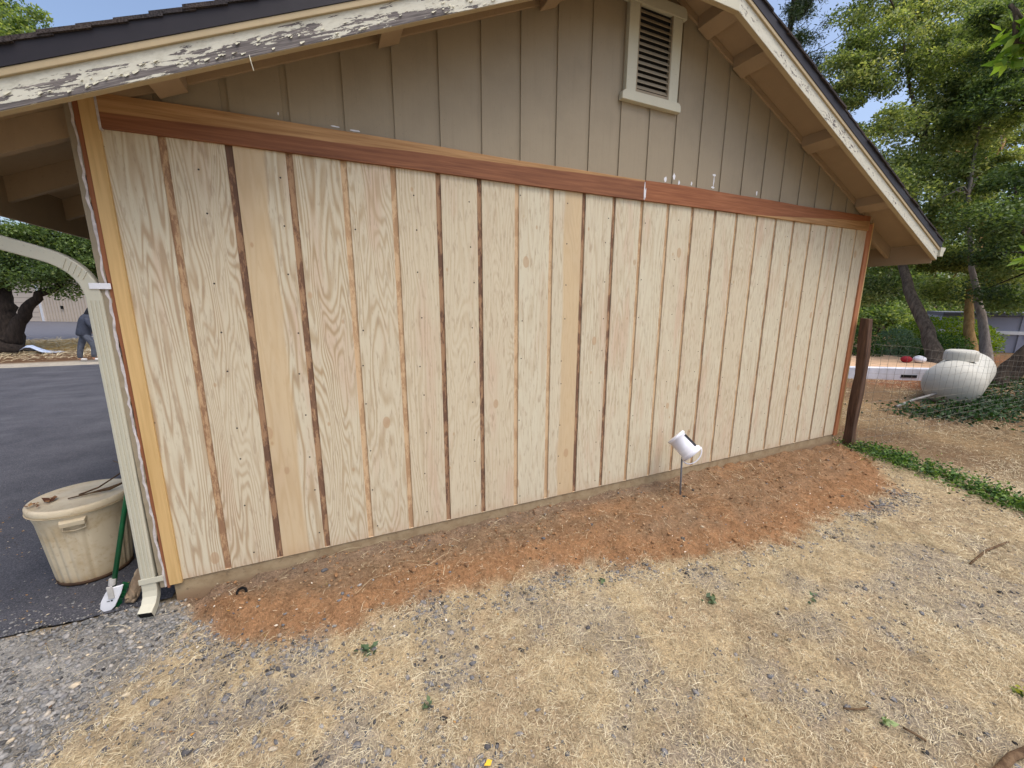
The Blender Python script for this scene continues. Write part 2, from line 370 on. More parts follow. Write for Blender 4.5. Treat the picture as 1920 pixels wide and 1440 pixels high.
def dirt_mask(x, y):
    wob = (fbm(x, y, 3.0, 11) - .5) * .5 + (fbm(x, y, 13.0, 12) - .5) * .35
    t = toe(x) + wob * .5
    m = smooth(t - .10, t + .12, y) * smooth(-.40, -.22, x + wob * .2) * smooth(7.25, 6.95, x + wob * .3)
    return m
def gz(x, y):
    x = np.asarray(x, float); y = np.asarray(y, float)
    base = -.17 + (fbm(x, y, 1.3, 3) - .5) * .03 + (fbm(x, y, 9, 5) - .5) * .012
    zw = np.interp(x, WX, WZ); t = toe(x)
    u = np.clip((y - t) / np.maximum(.02 - t, .05), 0, 1)            # 0 toe .. 1 wall
    prof = smooth(0, .42, u) * .82 + .18 * u
    z = base + (zw + .17) * prof * smooth(-.45, -.3, x) * smooth(7.4, 7.0, x)
    z = z + dirt_mask(x, y) * ((fbm(x, y, 5, 20) - .5) * .06 + (fbm(x, y, 13, 21) - .5) * .075)
    z = z + smooth(-.32, -.5, x) * (.026 * np.exp(-((y - .0) / .10) ** 2) - .03 * smooth(.07, .14, y))
    # golden grass mound far left
    z = z + .22 * np.exp(-((y - 21.5) / 2.4) ** 2) * smooth(-3, -6, x)
    return z
def gravel_mask(x, y):
    wob = (fbm(x, y, 2.2, 31) - .5) * .5
    wob = wob + (fbm(x, y, 9.0, 37) - .5) * .35
    f_ = x + .12 + .95 * np.clip(-y - .42, 0, 2) + wob * .75
    return smooth(.16, -.20, f_) * smooth(.1, -.02, y)
def seg(a, b, st): return list(np.arange(a, b - 1e-6, st))
gx = [-400, -200, -100, -60] + seg(-40, -12, 1.5) + seg(-12, -2, .4) + seg(-2, 8, .03) + seg(8, 20, .25) + seg(20, 40, 1.5) + [40, 60, 100, 200, 400]
gy = [-400, -200, -100, -50, -20, -10, -6] + seg(-4, .15, .03) + seg(.15, 4, .2) + seg(4, 13, .6) + seg(13, 30, .25) + seg(30, 60, 2) + [60, 100, 200, 400]
X, Y = np.meshgrid(np.array(gx), np.array(gy)); Z = gz(X, Y)
nx, ny = len(gx), len(gy)
idx = np.arange(nx * ny).reshape(ny, nx)
F = np.stack([idx[:-1, :-1], idx[:-1, 1:], idx[1:, 1:], idx[1:, :-1]], -1).reshape(-1, 4)
def lerp3(a, b, m): return a * (1 - m[..., None]) + np.array(b[:3]) * m[..., None]
zc = np.zeros(X.shape + (3,)) + np.array(sr(174, 156, 124)[:3])
zc = lerp3(zc, sr(146, 128, 104), smooth(.42, .66, fbm(X, Y, 3.4, 41)) * .6)                 # bare greyer patches
zc = lerp3(zc, sr(132, 128, 122), np.clip(smooth(.48, .72, fbm(X, Y, 3.3, 47)) * .55 + smooth(.4, .64, fbm(X, Y, 4.0, 48)) * smooth(1.5, .2, X) * .6, 0, 1) * (X < 6))
far = smooth(6.6, 7.6, X + .35 * Y)
zc = lerp3(zc, sr(118, 96, 72), far); zc = lerp3(zc, sr(130, 86, 60), far * smooth(.52, .68, fbm(X, Y, .5, 51)) * smooth(-.6, .8, Y))
zc = lerp3(zc, sr(150, 126, 92), far * smooth(.5, .7, fbm(X, Y, .9, 53)) * .7)
dm = dirt_mask(X, Y); tt = toe(X); face = np.exp(-((Y - tt - .16) / .17) ** 2)
dcol = np.zeros_like(zc) + np.array(sr(128, 106, 84)[:3]); dcol = lerp3(dcol, sr(142, 108, 78), np.clip(face * 1.1 + smooth(.5, .75, fbm(X, Y, 2.1, 61)) * .7 + smooth(3.2, 5, X) * .45, 0, 1))
dcol = lerp3(dcol, sr(124, 106, 90), smooth(-.22, -.04, Y) * .75 * smooth(4.8, 3.4, X))
zc = zc * (1 - dm[..., None]) + dcol * dm[..., None]
zc = lerp3(zc, sr(132, 128, 121), gravel_mask(X, Y) * (1 - dm)); zc = lerp3(zc, sr(168, 167, 163), gravel_mask(X, Y) * (1 - dm) * smooth(.42, .62, fbm(X, Y, 2.6, 95)) * .4)
# zones of the far left: pale road edge, litter darkened with painted oak shade, golden grass
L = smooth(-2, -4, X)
zc = lerp3(zc, sr(168, 160, 146), L * smooth(13.0, 13.4, Y) * smooth(15.6, 15.0, Y))
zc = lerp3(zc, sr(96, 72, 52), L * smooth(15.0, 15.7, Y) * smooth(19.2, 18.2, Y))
zc = lerp3(zc, sr(186, 152, 84), L * smooth(18.2, 19.4, Y))
zc = lerp3(zc, sr(122, 128, 132), L * smooth(24.3, 24.9, Y) * smooth(-12.5, -15.5, X + (Y - 25) * .2))
def mat_ground():
    t = NT('ground_soil', .95, .1); p = t.co(); c = t.attr('zc', 'Color')
    a = t.noise(p, 38, 5, .7); b = t.noise(p, 150, 3, .65); v = t.vor(p, 70); k = t.noise(p, 7, 4, .6)
    c = t.mix(1, c, t.ramp(a, [(.28, (.55, .53, .5, 1)), (.5, (1, 1, 1, 1)), (.72, (1.35, 1.33, 1.28, 1))]), 'MULTIPLY')
    c = t.mix(1, c, t.ramp(b, [(.3, (.62, .6, .58, 1)), (.5, (1, 1, 1, 1)), (.7, (1.3, 1.3, 1.28, 1))]), 'MULTIPLY')
    c = t.mix(1, c, t.ramp(k, [(.3, (.82, .82, .82, 1)), (.7, (1.15, 1.14, 1.12, 1))]), 'MULTIPLY')
    t.base(c); t.bump(t.m('ADD', t.m('MULTIPLY', a, 1.2), t.m('ADD', t.m('MULTIPLY', b, .5), t.m('MULTIPLY', v, .4))), .9, .016); return t.mat
zc4 = np.concatenate([zc, np.ones(zc.shape[:2] + (1,))], -1)
ground = mesh_np('ground', np.stack([X, Y, Z], -1).reshape(-1, 3), F, mat_ground(), {'zc': ('POINT', 'FLOAT_COLOR', zc4.reshape(-1, 4))}, smooth=True)
tag(ground, kind='structure')

def mat_asphalt():
    t = NT('asphalt', .85, .25); p = t.co(); a = t.noise(p, 110, 4, .8); b = t.noise(p, 1.6, 5, .65); v = t.vor(p, 120); x, y, z = t.sep(p)
    st = t.noise(t.comb(t.m('MULTIPLY', x, .35), t.m('MULTIPLY', y, 1.6), 0), 1, 3, .5)
    c = t.ramp(a, [(.3, (.026, .026, .029, 1)), (.5, (.058, .058, .065, 1)), (.7, (.15, .148, .156, 1))])
    c = t.mix(1, c, t.ramp(b, [(.3, (.75, .75, .78, 1)), (.7, (1.35, 1.33, 1.33, 1))]), 'MULTIPLY')
    c = t.mix(t.m('MULTIPLY', t.ss(st, .5, .75), .35), c, (.135, .135, .142, 1))
    t.base(c); t.bump(t.m('ADD', a, t.m('MULTIPLY', v, .6)), .7, .006); return t.mat
M_ASP = mat_asphalt()
def sheet(name, poly, z, mat, sub=0):
    m = MB(); m.add([(x, y, z) for x, y in poly], [tuple(range(len(poly)))]); o = m.build(name, mat); return tag(o, kind='structure')
r_ = np.random.default_rng(3)
edge = [(x, .055 - .018 * (x + .6) + r_.normal(0, .006)) for x in np.arange(-.42, -6, -.06)]
far_e = [(-40, 15.0), (-22, 14.3), (-14, 13.95), (-8.0, 13.66), (-5.78, 13.56), (-2, 13.5), (4, 13.6), (4, 7.2), (-.34, 7.2), (-.34, .06)]
sheet('driveway', edge + [(-12, .3), (-40, .8)] + far_e, -.148, M_ASP)
M_ASP2 = mat_plain('pale_asphalt', sr(96, 96, 102), .85, .1, 3)
sheet('lane', [(-13.5, 24.4), (-7, 22.6), (0, 22), (10, 26), (-20, 56), (-40, 62), (-60, 60), (-30, 36), (-18, 29)], -.11, M_ASP2)

# straw, pebbles, gravel
def straw_mesh(n, xr, yr, wid, len_, keep, seed):
    r = np.random.default_rng(seed); x = r.uniform(*xr, n); y = r.uniform(*yr, n)
    k = r.random(n) < keep(x, y); x, y = x[k], y[k]; n = len(x); z = gz(x, y)
    L_ = r.gamma(4, len_ / 4, n); a = r.normal(.5, 1.0, n) + (r.random(n) < .35) * r.uniform(0, 6.28, n); el = np.abs(r.normal(.0, .24, n))
    d = np.stack([np.cos(a) * np.cos(el), np.sin(a) * np.cos(el), np.sin(el)], 1); sd_ = np.stack([-np.sin(a), np.cos(a), r.normal(0, .5, n)], 1); sd_ /= np.linalg.norm(sd_, axis=1)[:, None]
    w_ = wid * r.uniform(.6, 1.4, n)[:, None]; p = np.stack([x, y, z + r.uniform(0, .012, n)], 1)
    mid = p + d * (L_ * .55)[:, None] + np.array([0, 0, 1]) * (L_ * r.uniform(0, .12, n))[:, None]; end = p + d * L_[:, None] - np.array([0, 0, 1]) * (L_ * el * .5)[:, None]
    V = np.stack([p - sd_ * w_, p + sd_ * w_, mid + sd_ * w_ * .9, mid - sd_ * w_ * .9, end + sd_ * w_ * .3, end - sd_ * w_ * .3], 1).reshape(-1, 3)
    b = np.arange(n)[:, None] * 6; Fq = np.concatenate([b + [0, 1, 2, 3], b + [3, 2, 4, 5]], 0)
    rn = np.clip(r.normal(.55, .22, n) + (fbm(x, y, 1.4, 77) - .5) * .5 + (fbm(x, y, 16, 78) - .5) * .9 - .28 * (x > 7.3) * smooth(-1.4, -.6, y + .25 * (x - 7.3)), 0, 1); return V, Fq, np.concatenate([rn, rn])
def keep_near(x, y):
    dirt = dirt_mask(x, y); g = gravel_mask(x, y); pat = smooth(.36, .58, .4 * fbm(x, y, 3.4, 43) + .6 * fbm(x, y, 19, 44)) * (1 - .5 * smooth(.48, .70, fbm(x, y, 3.3, 47))) * (1 - .45 * smooth(.4, .62, fbm(x, y, 4.0, 48)) * smooth(1.5, .2, x))
    front = (y < .0) & (x > -1.3)
    weed = 1.0
    return front * np.clip((.30 + .70 * pat) * (1 - .93 * dirt) * (1 - .95 * g), .03, 1)
V1, F1, A1 = straw_mesh(330000, (-1.3, 5.2), (-2.9, 0), .0007, .026, keep_near, 1)
V2, F2, A2 = straw_mesh(120000, (5.0, 10.5), (-3.2, 1.5), .0012, .045, lambda x, y: ((y < 0) | (x > 7.2)) * np.clip(1 - .95 * dirt_mask(x, y), 0, 1) * (.3 + .5 * smooth(.35, .6, fbm(x, y, 1.1, 45))) * np.where((x > 7.3) & (y > -1.2), .5, 1), 2)
V3, F3, A3 = straw_mesh(36000, (9, 17), (-2, 4), .0024, .08, lambda x, y: .12 + .45 * smooth(.4, .6, fbm(x, y, .9, 46)), 4)
V4, F4, A4 = straw_mesh(16000, (-15, -4), (15.6, 24.2), .006, .22, lambda x, y: .9 * smooth(15.5, 19, y) + .1, 6)
V5, F5, A5 = straw_mesh(9000, (-1.1, 7.5), (-2.9, 0), .0010, .085, lambda x, y: smooth(.45, .65, fbm(x, y, 2.8, 81)) * (1 - .8 * dirt_mask(x, y)) * (1 - .8 * gravel_mask(x, y)) + .05, 9)
V3 = np.concatenate([V3, V5]); F3 = np.concatenate([F3, F5 + len(V3) - len(V5)]); A3 = np.concatenate([A3, A5])
V = np.concatenate([V1, V2, V3, V4]); F = np.concatenate([F1, F2 + len(V1), F3 + len(V1) + len(V2), F4 + len(V1) + len(V2) + len(V3)])
M_STRAW = mat_rnd('dry_straw', [sr(122, 105, 79), sr(172, 155, 122), sr(202, 187, 152), sr(226, 214, 183)])
tag(mesh_np('dry_grass', V, F, M_STRAW, {'rnd': ('FACE', 'FLOAT', np.concatenate([A1, A2, A3, A4]))}), 'short dry straw-coloured grass covering the yard in front of the garage', 'dry grass', kind='stuff')

ICO_V = []; ph = (1 + 5 ** .5) / 2
for a, b in ((-1, ph), (1, ph), (-1, -ph), (1, -ph)): ICO_V.append((a, b, 0))
for a, b in ((-1, ph), (1, ph), (-1, -ph), (1, -ph)): ICO_V.append((0, a, b))
for a, b in ((ph, -1), (ph, 1), (-ph, -1), (-ph, 1)): ICO_V.append((a, 0, b))
ICO_V = np.array(ICO_V) / 1.9
ICO_F = np.array([(0, 11, 5), (0, 5, 1), (0, 1, 7), (0, 7, 10), (0, 10, 11), (1, 5, 9), (5, 11, 4), (11, 10, 2), (10, 7, 6), (7, 1, 8), (3, 9, 4), (3, 4, 2), (3, 2, 6), (3, 6, 8), (3, 8, 9), (4, 9, 5), (2, 4, 11), (6, 2, 10), (8, 6, 7), (9, 8, 1)])
def stones(x, y, size, seed, sink=.35, flat=.55):
    r = np.random.default_rng(seed); n = len(x); z = np.where((y > .055) & (x < -.36), -.147, gz(x, y)); size = np.where((y > .055) & (x < -.36), size * .55, size)
    P = ICO_V[None] * r.uniform(.72, 1.25, (n, 12, 1)) * (size[:, None, None] * .5) * np.stack([r.uniform(.8, 1.5, n), r.uniform(.7, 1.1, n), r.uniform(flat * .7, flat * 1.2, n)], 1)[:, None]
    a = r.uniform(0, 6.28, n); c, s_ = np.cos(a)[:, None], np.sin(a)[:, None]; tl = r.normal(0, .25, n)[:, None]
    xx, yy, zz = P[..., 0], P[..., 1], P[..., 2]; xx, zz = xx * np.cos(tl) - zz * np.sin(tl), xx * np.sin(tl) + zz * np.cos(tl)
    V = np.stack([xx * c - yy * s_ + x[:, None], xx * s_ + yy * c + y[:, None], zz + (z + size * flat * .5 * (1 - 2 * sink))[:, None]], -1).reshape(-1, 3)
    Fq = (ICO_F[None] + np.arange(n)[:, None, None] * 12).reshape(-1, 3); rn = np.repeat(np.clip(r.normal(.45, .22, n), 0, 1), 20); return V, Fq, rn
r = np.random.default_rng(17)
x = r.uniform(-1.6, 1.2, 52000); y = r.uniform(-1.6, .1, 52000); k = r.random(52000) < gravel_mask(x, y) * (1 - dirt_mask(x, y)) * (y < .05) * (.35 + .65 * smooth(.3, .6, fbm(x, y, 3.0, 91))) * .85 + .008 * (y < -.3)
x, y = x[k], y[k]; xs_ = r.uniform(-3, -.45, 2600); ys_ = np.concatenate([.06 + np.abs(r.normal(0, .22, 1200)), .058 - .018 * (xs_[1200:] + .6) + r.normal(0, .035, 1400)]); x = np.concatenate([x, xs_]); y = np.concatenate([y, ys_]); V1, F1, A1 = stones(x, y, np.clip(r.gamma(2.0, .0052, len(x)), .004, .042), 5, .3, .5)
M_STONE = mat_rnd('crushed_stone', [sr(72, 70, 68), sr(112, 112, 110), sr(138, 136, 132), sr(160, 156, 150), sr(206, 188, 158)], .85, 60)
tag(mesh_np('gravel', V1, F1, M_STONE, {'rnd': ('FACE', 'FLOAT', A1)}), 'grey crushed gravel between the asphalt and the dry grass', 'gravel', kind='stuff')
n = 32000; x = np.concatenate([r.uniform(-1.0, 7.5, 18000), r.uniform(-.6, 1.6, 8000), r.uniform(-.2, 6.5, 6000)]); y = np.concatenate([r.uniform(-2.9, -.02, 18000), r.uniform(-2.0, -.4, 8000), np.zeros(6000)]); y[26000:] = toe(x[26000:]) - .07 + r.normal(0, .07, 6000); pat = fbm(x, y, 3.3, 47) + .2 * smooth(1.5, .2, x) * (fbm(x, y, 4.0, 48) > .47)
k = r.random(n) < (.16 + .84 * smooth(.42, .66, pat)) * (1 - .85 * dirt_mask(x, y)) * np.where(np.abs(y - toe(x) + .12) < .14, 1.6, .8)
x, y = x[k], y[k]; V1, F1, A1 = stones(x, y, np.clip(r.gamma(1.7, .0056, len(x)), .004, .038), 6, .3)
tag(mesh_np('pebbles', V1, F1, mat_rnd('yard_pebble', [sr(52, 50, 50), sr(86, 84, 84), sr(116, 116, 118), sr(142, 138, 134), sr(170, 150, 126)], .85, 60), {'rnd': ('FACE', 'FLOAT', A1)}), 'small grey pebbles scattered through the dry grass', 'pebbles', kind='stuff')
# soil crumbs and paint chips on the bank
n = 11000; x = r.uniform(-.4, 7.1, n); y = r.uniform(-1.5, .0, n); k = r.random(n) < dirt_mask(x, y) * (.35 + .65 * smooth(.4, .6, fbm(x, y, 3, 71)))
x, y = x[k], y[k]; V1, F1, A1 = stones(x, y, np.clip(r.gamma(1.8, .0052, len(x)), .003, .04), 8, .35, .75)
tag(mesh_np('soil_crumbs', V1, F1, mat_rnd('soil_crumb', [sr(96, 74, 56), sr(130, 98, 70), sr(150, 114, 80), sr(156, 132, 104)], .95), {'rnd': ('FACE', 'FLOAT', A1)}), 'loose reddish soil crumbs on the dug earth bank', 'soil', kind='stuff')

# ------------------------------------------------------------------ leaf / litter helper
def leaves(P, size, seed, flat=0.0, wid=.5, cup=.0):
    """one folded diamond per point: two triangles-ish quads; flat=1 lies down"""
    r = np.random.default_rng(seed); n = len(P)
    d = r.normal(0, 1, (n, 3)); d[:, 2] *= (1 - flat) * .8 + .02; d /= np.linalg.norm(d, axis=1)[:, None]
    u = r.normal(0, 1, (n, 3)) * (1 - flat * .8) + np.array([0, 0, 1.0]); sd_ = np.cross(d, u); sd_ /= np.linalg.norm(sd_, axis=1)[:, None] + 1e-9
    nn = np.cross(sd_, d); L_ = (size * r.uniform(.6, 1.3, n))[:, None]; W = L_ * wid * .5
    V = np.stack([P, P + d * L_ * .45 + sd_ * W - nn * W * cup, P + d * L_ + nn * L_ * -.1, P + d * L_ * .45 - sd_ * W - nn * W * cup], 1).reshape(-1, 3)
    Fq = np.arange(n)[:, None] * 4 + np.array([0, 1, 2, 3]); return V, Fq
n = 3000; x = np.concatenate([r.uniform(-3.4, 7.5, 2600), r.uniform(-2.6, -.45, 400)]); y = np.concatenate([r.uniform(-2.8, 2.5, 2600), r.uniform(.1, 2.2, 400)]); k = ((y < -.02) & (r.random(n) < .75)) | ((x < -.5) & (y > 0)); k &= ~((x > -.34) & (x < 7.1) & (y > -.02)); x, y = x[k], y[k]
z = np.where((y > .04) & (x < -.4), -.143, gz(x, y) + .012); V, Fq = leaves(np.stack([x, y, z], 1), .017, 9, .93, .5)
M_LIT = mat_rnd('leaf_litter', [sr(58, 44, 34), sr(92, 70, 50), sr(150, 120, 84), sr(200, 184, 154), sr(176, 128, 60), sr(78, 92, 58)], .8)
tag(mesh_np('leaf_litter', V, Fq, M_LIT, {'rnd': ('FACE', 'FLOAT', r.random(len(x)))}), 'small dry leaf and bark flakes littering the ground', 'leaf litter', kind='stuff')
n = 100; x = r.uniform(-.2, 6.0, n); y = toe(x) + r.normal(.15, .3, n); k = (y < -.03); x, y = x[k], y[k]; V, Fq = leaves(np.stack([x, y, gz(x, y) + .010], 1), .022, 19, .9, .45)
tag(mesh_np('paint_chips', V, Fq, mat_rnd('paint_chip', [sr(205, 198, 182), sr(226, 222, 214), sr(196, 170, 130)], .7), {'rnd': ('FACE', 'FLOAT', r.random(len(x)))}), 'pale paint flakes fallen along the earth bank', 'paint flakes', kind='stuff')

# ------------------------------------------------------------------ garage
CX, PIT, Z0 = 3.357, .43, 4.295
def line(x): return Z0 - PIT * abs(x - CX)
XL, XR, YB = -.3125, 7.02, 7.2
EL, ER, OV = CX - 4.335, CX + 4.335, -.42
gar = empty('garage', (CX, 3.5, -.17), 'tan gabled garage wall with raw plywood siding half way up and peeling barge boards', 'garage')
# lower siding: sheets of four boards, grooves cut 11 mm deep
GW = .0385
def panel(x0, x1, g0, g1, nails):
    m = MB(); xs = [x0]
    zt, zb = 2.70, 0.0
    cuts = [(i * .3048 - GW / 2, i * .3048 + GW / 2) for i in range(g0, g1 + 1)]
    cur = x0
    prof = [(x0, .012)] if False else []
    pts = [(x0, 0.0)]
    for a, b in cuts:
        if a <= x0 + 1e-4: pts = [(x0, .011), (b, .011), (b, 0.0)]
        elif b >= x1 - 1e-4: pts += [(a, 0.0), (a, .011), (x1, .011)]
        else: pts += [(a, 0.0), (a, .011), (b, .011), (b, 0.0)]
    if pts[-1][1] == 0.0: pts.append((x1, 0.0))
    zs = [zb, zt]
    for (xa, ya), (xb, yb) in zip(pts[:-1], pts[1:]):
        mi = 1 if (ya > .005 and yb > .005) else 0
        m.add([(xa, ya, zb), (xb, yb, zb), (xb, yb, zt), (xa, ya, zt)], [(0, 1, 2, 3)], mi)
    m.add([(x0, 0.0, zb), (x1, 0.0, zb), (x1, .016, zb), (x0, .016, zb)], [(3, 2, 1, 0)], 0)      # bottom edge
    for px_, pz_ in nails:
        V = [(px_ + .0058 * math.cos(k * PI / 3), -.0012, pz_ + .0058 * math.sin(k * PI / 3)) for k in range(6)]
        m.add(V, [tuple(range(6))], 2)
    m.build('siding_panel', [M_PLY, M_GRV, M_NAIL], gar)
rr = random.Random(4)
sheets = [(-.295, .9144, 0, 3), (.9144, 2.1336, 3, 7), (2.1336, 3.3528, 7, 11), (3.3528, 4.572, 11, 15), (4.572, 5.7912, 15, 19), (5.7912, 6.95, 19, 22)]
for x0, x1, g0, g1 in sheets:
    nails = []
    for sx in np.arange(x0 + .035, x1, .4064):
        for z in np.arange(.12, 2.6, .30): nails.append((sx + rr.uniform(-.015, .015) + (.02 if abs((sx / .3048) % 1 - .5) > .42 else 0), z + rr.uniform(-.06, .06)))
    nails = [(a, b) for a, b in nails if .09 < (a / .3048) % 1 < .91]
    panel(x0, x1, g0, g1, nails)
# core of the wall behind the siding
m = MB(); m.prism_y([(-.29, -.05), (6.99, -.05), (6.99, line(6.99) + .05), (CX, Z0 + .05), (-.29, line(-.29) + .05)], .018, YB); m.build('wall_core', M_TAN, gar)
# upper gable siding, painted
m = MB(); zb = 2.73
xs = [(-.29, 0, 0)]
brk = [-.29]
cells = []
cur = -.29
for i in range(0, 24):
    a, b = i * .3048 - GW / 2 + .008, i * .3048 + GW / 2 + .008
    if a > 6.98: break
    cells.append((cur, a, 0)); cells.append((a, min(b, 6.98), 1)); cur = b
if cur < 6.98: cells.append((cur, 6.98, 0))
out = []
for a, b, g in cells:
    if a < CX < b: out += [(a, CX, g, 1), (CX, b, g, 2)]
    else: out.append((a, b, g, 0))
for a, b, g, half in out:
    yy = .0125 if g else .002
    za, zb_ = max(line(a) + .04, zb), max(line(b) + .04, zb)
    m.add([(a, yy, zb), (b, yy, zb), (b, yy, zb_), (a, yy, za)], [(0, 1, 2, 3)], 0)
    if g and half != 2:
        m.add([(a, .002, zb), (a, yy, zb), (a, yy, za), (a, .002, za)], [(0, 1, 2, 3)], 0)
    if g and half != 1:
        m.add([(b, yy, zb), (b, .002, zb), (b, .002, zb_), (b, yy, zb_)], [(0, 1, 2, 3)], 0)
m.build('gable_siding', M_TAN, gar)
# belly band (two boards), slightly wavy top edge
def band(x0, x1):
    m = MB(); n = 24; xs = np.linspace(x0, x1, n); V = []
    for x_ in xs:
        w_ = .004 * math.sin(x_ * 1.9) + .002 * math.sin(x_ * 5.3)
        V += [(x_, -.021, 2.642 + w_ * .5), (x_, -.021, 2.808 + w_), (x_, .006, 2.808 + w_), (x_, .006, 2.642 + w_ * .5)]
    Fq = []
    for i in range(n - 1):
        for k in range(4): Fq.append((4 * i + k, 4 * i + (k + 1) % 4, 4 * i + 4 + (k + 1) % 4, 4 * i + 4 + k))
    Fq += [(0, 3, 2, 1), tuple(4 * (n - 1) + k for k in (0, 1, 2, 3))]
    m.add(V, [q[::-1] for q in Fq]); return m.build('belly_band', M_RED, gar, bevel=.002)
b1 = band(-.244, 3.351); b2 = band(3.354, 6.925); b1['label'] = 'dark redwood board with a pale sapwood upper edge'; b2['label'] = 'orange redwood board with pale sapwood at its far end'
# corner trims
m = MB(); m.box(-.3125, -.247, -.020, .010, -.012, 2.86); m.build('corner_board', M_TRIM, gar, bevel=.002, label='yellowish new corner board beside the downspout')
m = MB(); V = []; n = 26
for i in range(n):
    z = -.03 + (2.9 + .03) * i / (n - 1); l = -.3125 - .014 - .010 * (i / (n - 1)) + .003 * math.sin(i * 2.1)
    V += [(l, -.012, z), (-.3135, -.012, z), (-.3135, .25, z), (l, .25, z)]
Fq = [(4 * i + k, 4 * i + (k + 1) % 4, 4 * i + 4 + (k + 1) % 4, 4 * i + 4 + k) for i in range(n - 1) for k in range(4)] + [(3, 2, 1, 0), tuple(4 * (n - 1) + k for k in range(4))]
m.add(V, Fq); m.build('corner_board', M_REDV, gar, label='redwood edged corner board on the side wall')
m = MB(); V = []; n = 90; q = random.Random(9)
for i in range(n):
    z = -.02 + 2.9 * i / (n - 1); l = -.362 - .012 * i / n; rgt = -.327 - .010 * i / n + q.uniform(-.006, .004) + .004 * math.sin(i * .5)
    V += [(l, -.006 - q.uniform(0, .003), z), (rgt, -.009 - q.uniform(0, .004), z), (rgt, .2, z), (l, .2, z)]
Fq = [(4 * i + k, 4 * i + (k + 1) % 4, 4 * i + 4 + (k + 1) % 4, 4 * i + 4 + k) for i in range(n - 1) for k in range(4)] + [(3, 2, 1, 0), tuple(4 * (n - 1) + k for k in range(4))]
m.add(V, Fq); m.build('side_trim', M_TAN, gar)
m = MB(); V2c = []
for i in range(n):
    z = -.02 + 2.9 * i / (n - 1); rgt = -.330 - .010 * i / n + q.uniform(-.003, .003) + .003 * math.sin(i * .5); wd = q.uniform(.006, .015)
    V2c += [(rgt - wd, -.0135, z), (rgt, -.0125, z), (rgt, .1, z), (rgt - wd, .1, z)]
m.add(V2c, Fq); m.build('caulk_bead', M_CAULK, gar)
m = MB(); m.box(6.930, 7.005, -.020, .010, -.012, 2.72); m.build('corner_board', M_ORNG, gar, bevel=.002, label='orange redwood corner board at the far end')
m = MB(); m.box(7.007, 7.034, -.016, .2, .0, 2.74); m.build('side_trim', M_TRIM, gar)
m = MB(); m.box(-.246, -.236, -.0225, .0, 2.63, 2.86); m.build('caulk_bead', M_CAULK, gar)
# foundation
m = MB(); m.box(-.30, 6.96, .008, .3, -.5, -.004); m.build('foundation', M_FND, gar, bevel=.006)
m = MB(); m.box(-.30, 6.97, .012, .05, -.004, .004); m.build('sill_shadow_gap', M_DARK, gar)
# side, back walls
m = MB(); m.box(-.312, -.291, .26, YB, -.3, 2.9); m.build('side_wall', M_TAN, gar)
m = MB(); m.box(6.992, 7.02, .22, YB, -.3, 2.74); m.build('side_wall', M_TAN, gar)
# frieze strips under the soffit on the gable
def slope_bar(xa, xb, lo, hi, y0, y1, mat, name, bev=0, plumb=True, lab=None):
    m = MB(); m.prism_y([(xa, line(xa) + lo), (xb, line(xb) + lo), (xb, line(xb) + hi), (xa, line(xa) + hi)], y0, y1); return m.build(name, mat, gar, bevel=bev, label=lab)
slope_bar(-.30, CX - .001, 0, .052, -.016, .004, M_TAND, 'frieze_board', .002)
slope_bar(CX + .001, 6.98, 0, .052, -.016, .004, M_TAND, 'frieze_board', .002)
# roof deck (underside seen as soffit)
roof = MB()
def roofslab(lo, hi, y0, y1, m, el, er):
    m.prism_y([(el, line(el) + lo), (CX, Z0 + lo), (CX, Z0 + hi), (el, line(el) + hi)], y0, y1)
    m.prism_y([(CX, Z0 + lo), (er, line(er) + lo), (er, line(er) + hi), (CX, Z0 + hi)], y0, y1)
m = MB(); roofslab(.055, .075, OV + .021, YB + .4, m, EL + .021, ER - .021); roof = m.build('roof_deck', M_TAND, gar)
# shingle courses stepping up the slope
m = MB(); ex = .127
nC = int((CX - EL + .04) / ex) + 1
for i in range(nC):
    for sgn in (-1, 1):
        d0 = (CX - EL) + .03 - i * ex; d1 = max(d0 - ex - .05, 0)
        xa, xb = CX + sgn * d0, CX + sgn * d1
        za = line(xa) + .088; zb2 = line(xb) + .078
        yy = OV - .022 - rr.uniform(0, .014); th = .014 + rr.uniform(0, .004)
        poly = [(xa, za), (xb, zb2), (xb, zb2 + th), (xa, za + th)]
        if sgn > 0: poly = poly[::-1]
        m.prism_y(poly, yy, YB + .4)
m.build('shingles', M_SHG, roof)
for sgn in (-1, 1):                              # dark drip edge over the barge
    xa, xb = (EL - .03, CX) if sgn < 0 else (CX, ER + .03)
    m = MB(); m.prism_y([(xa, line(xa) + .006), (xb, line(xb) + .006), (xb, line(xb) + .087), (xa, line(xa) + .087)], OV - .018, OV + .02); m.build('drip_edge', M_DRIP, roof)
# barge boards, edge strips, gusset
KX = .452
for sgn in (-1, 1):
    xa, xb = (EL, CX - KX) if sgn < 0 else (CX + KX, ER)
    m = MB(); m.prism_y([(xa, line(xa) - .137), (xb, line(xb) - .137), (xb, line(xb) - .025), (xa, line(xa) - .025)], OV, OV + .002)
    o = m.build('barge_board', M_PEEL, gar, label='cream barge board flaking to grey wood along its lower edge' if sgn < 0 else 'cream barge board with small specks of lost paint')
    m = MB(); m.prism_y([(xa, line(xa) - .140), (xb, line(xb) - .140), (xb, line(xb) + .054), (xa, line(xa) + .054)], OV + .0025, OV + .040); m.build('core_board', M_EDGE, o)
    xa, xb = (EL, CX) if sgn < 0 else (CX, ER)
    m = MB(); m.prism_y([(xa, line(xa) - .025), (xb, line(xb) - .025), (xb, line(xb) + .006), (xa, line(xa) + .006)], OV - .014, OV + .002); m.build('edge_strip', M_EDGE, o, bevel=.003)
q = random.Random(12); flk = MB()
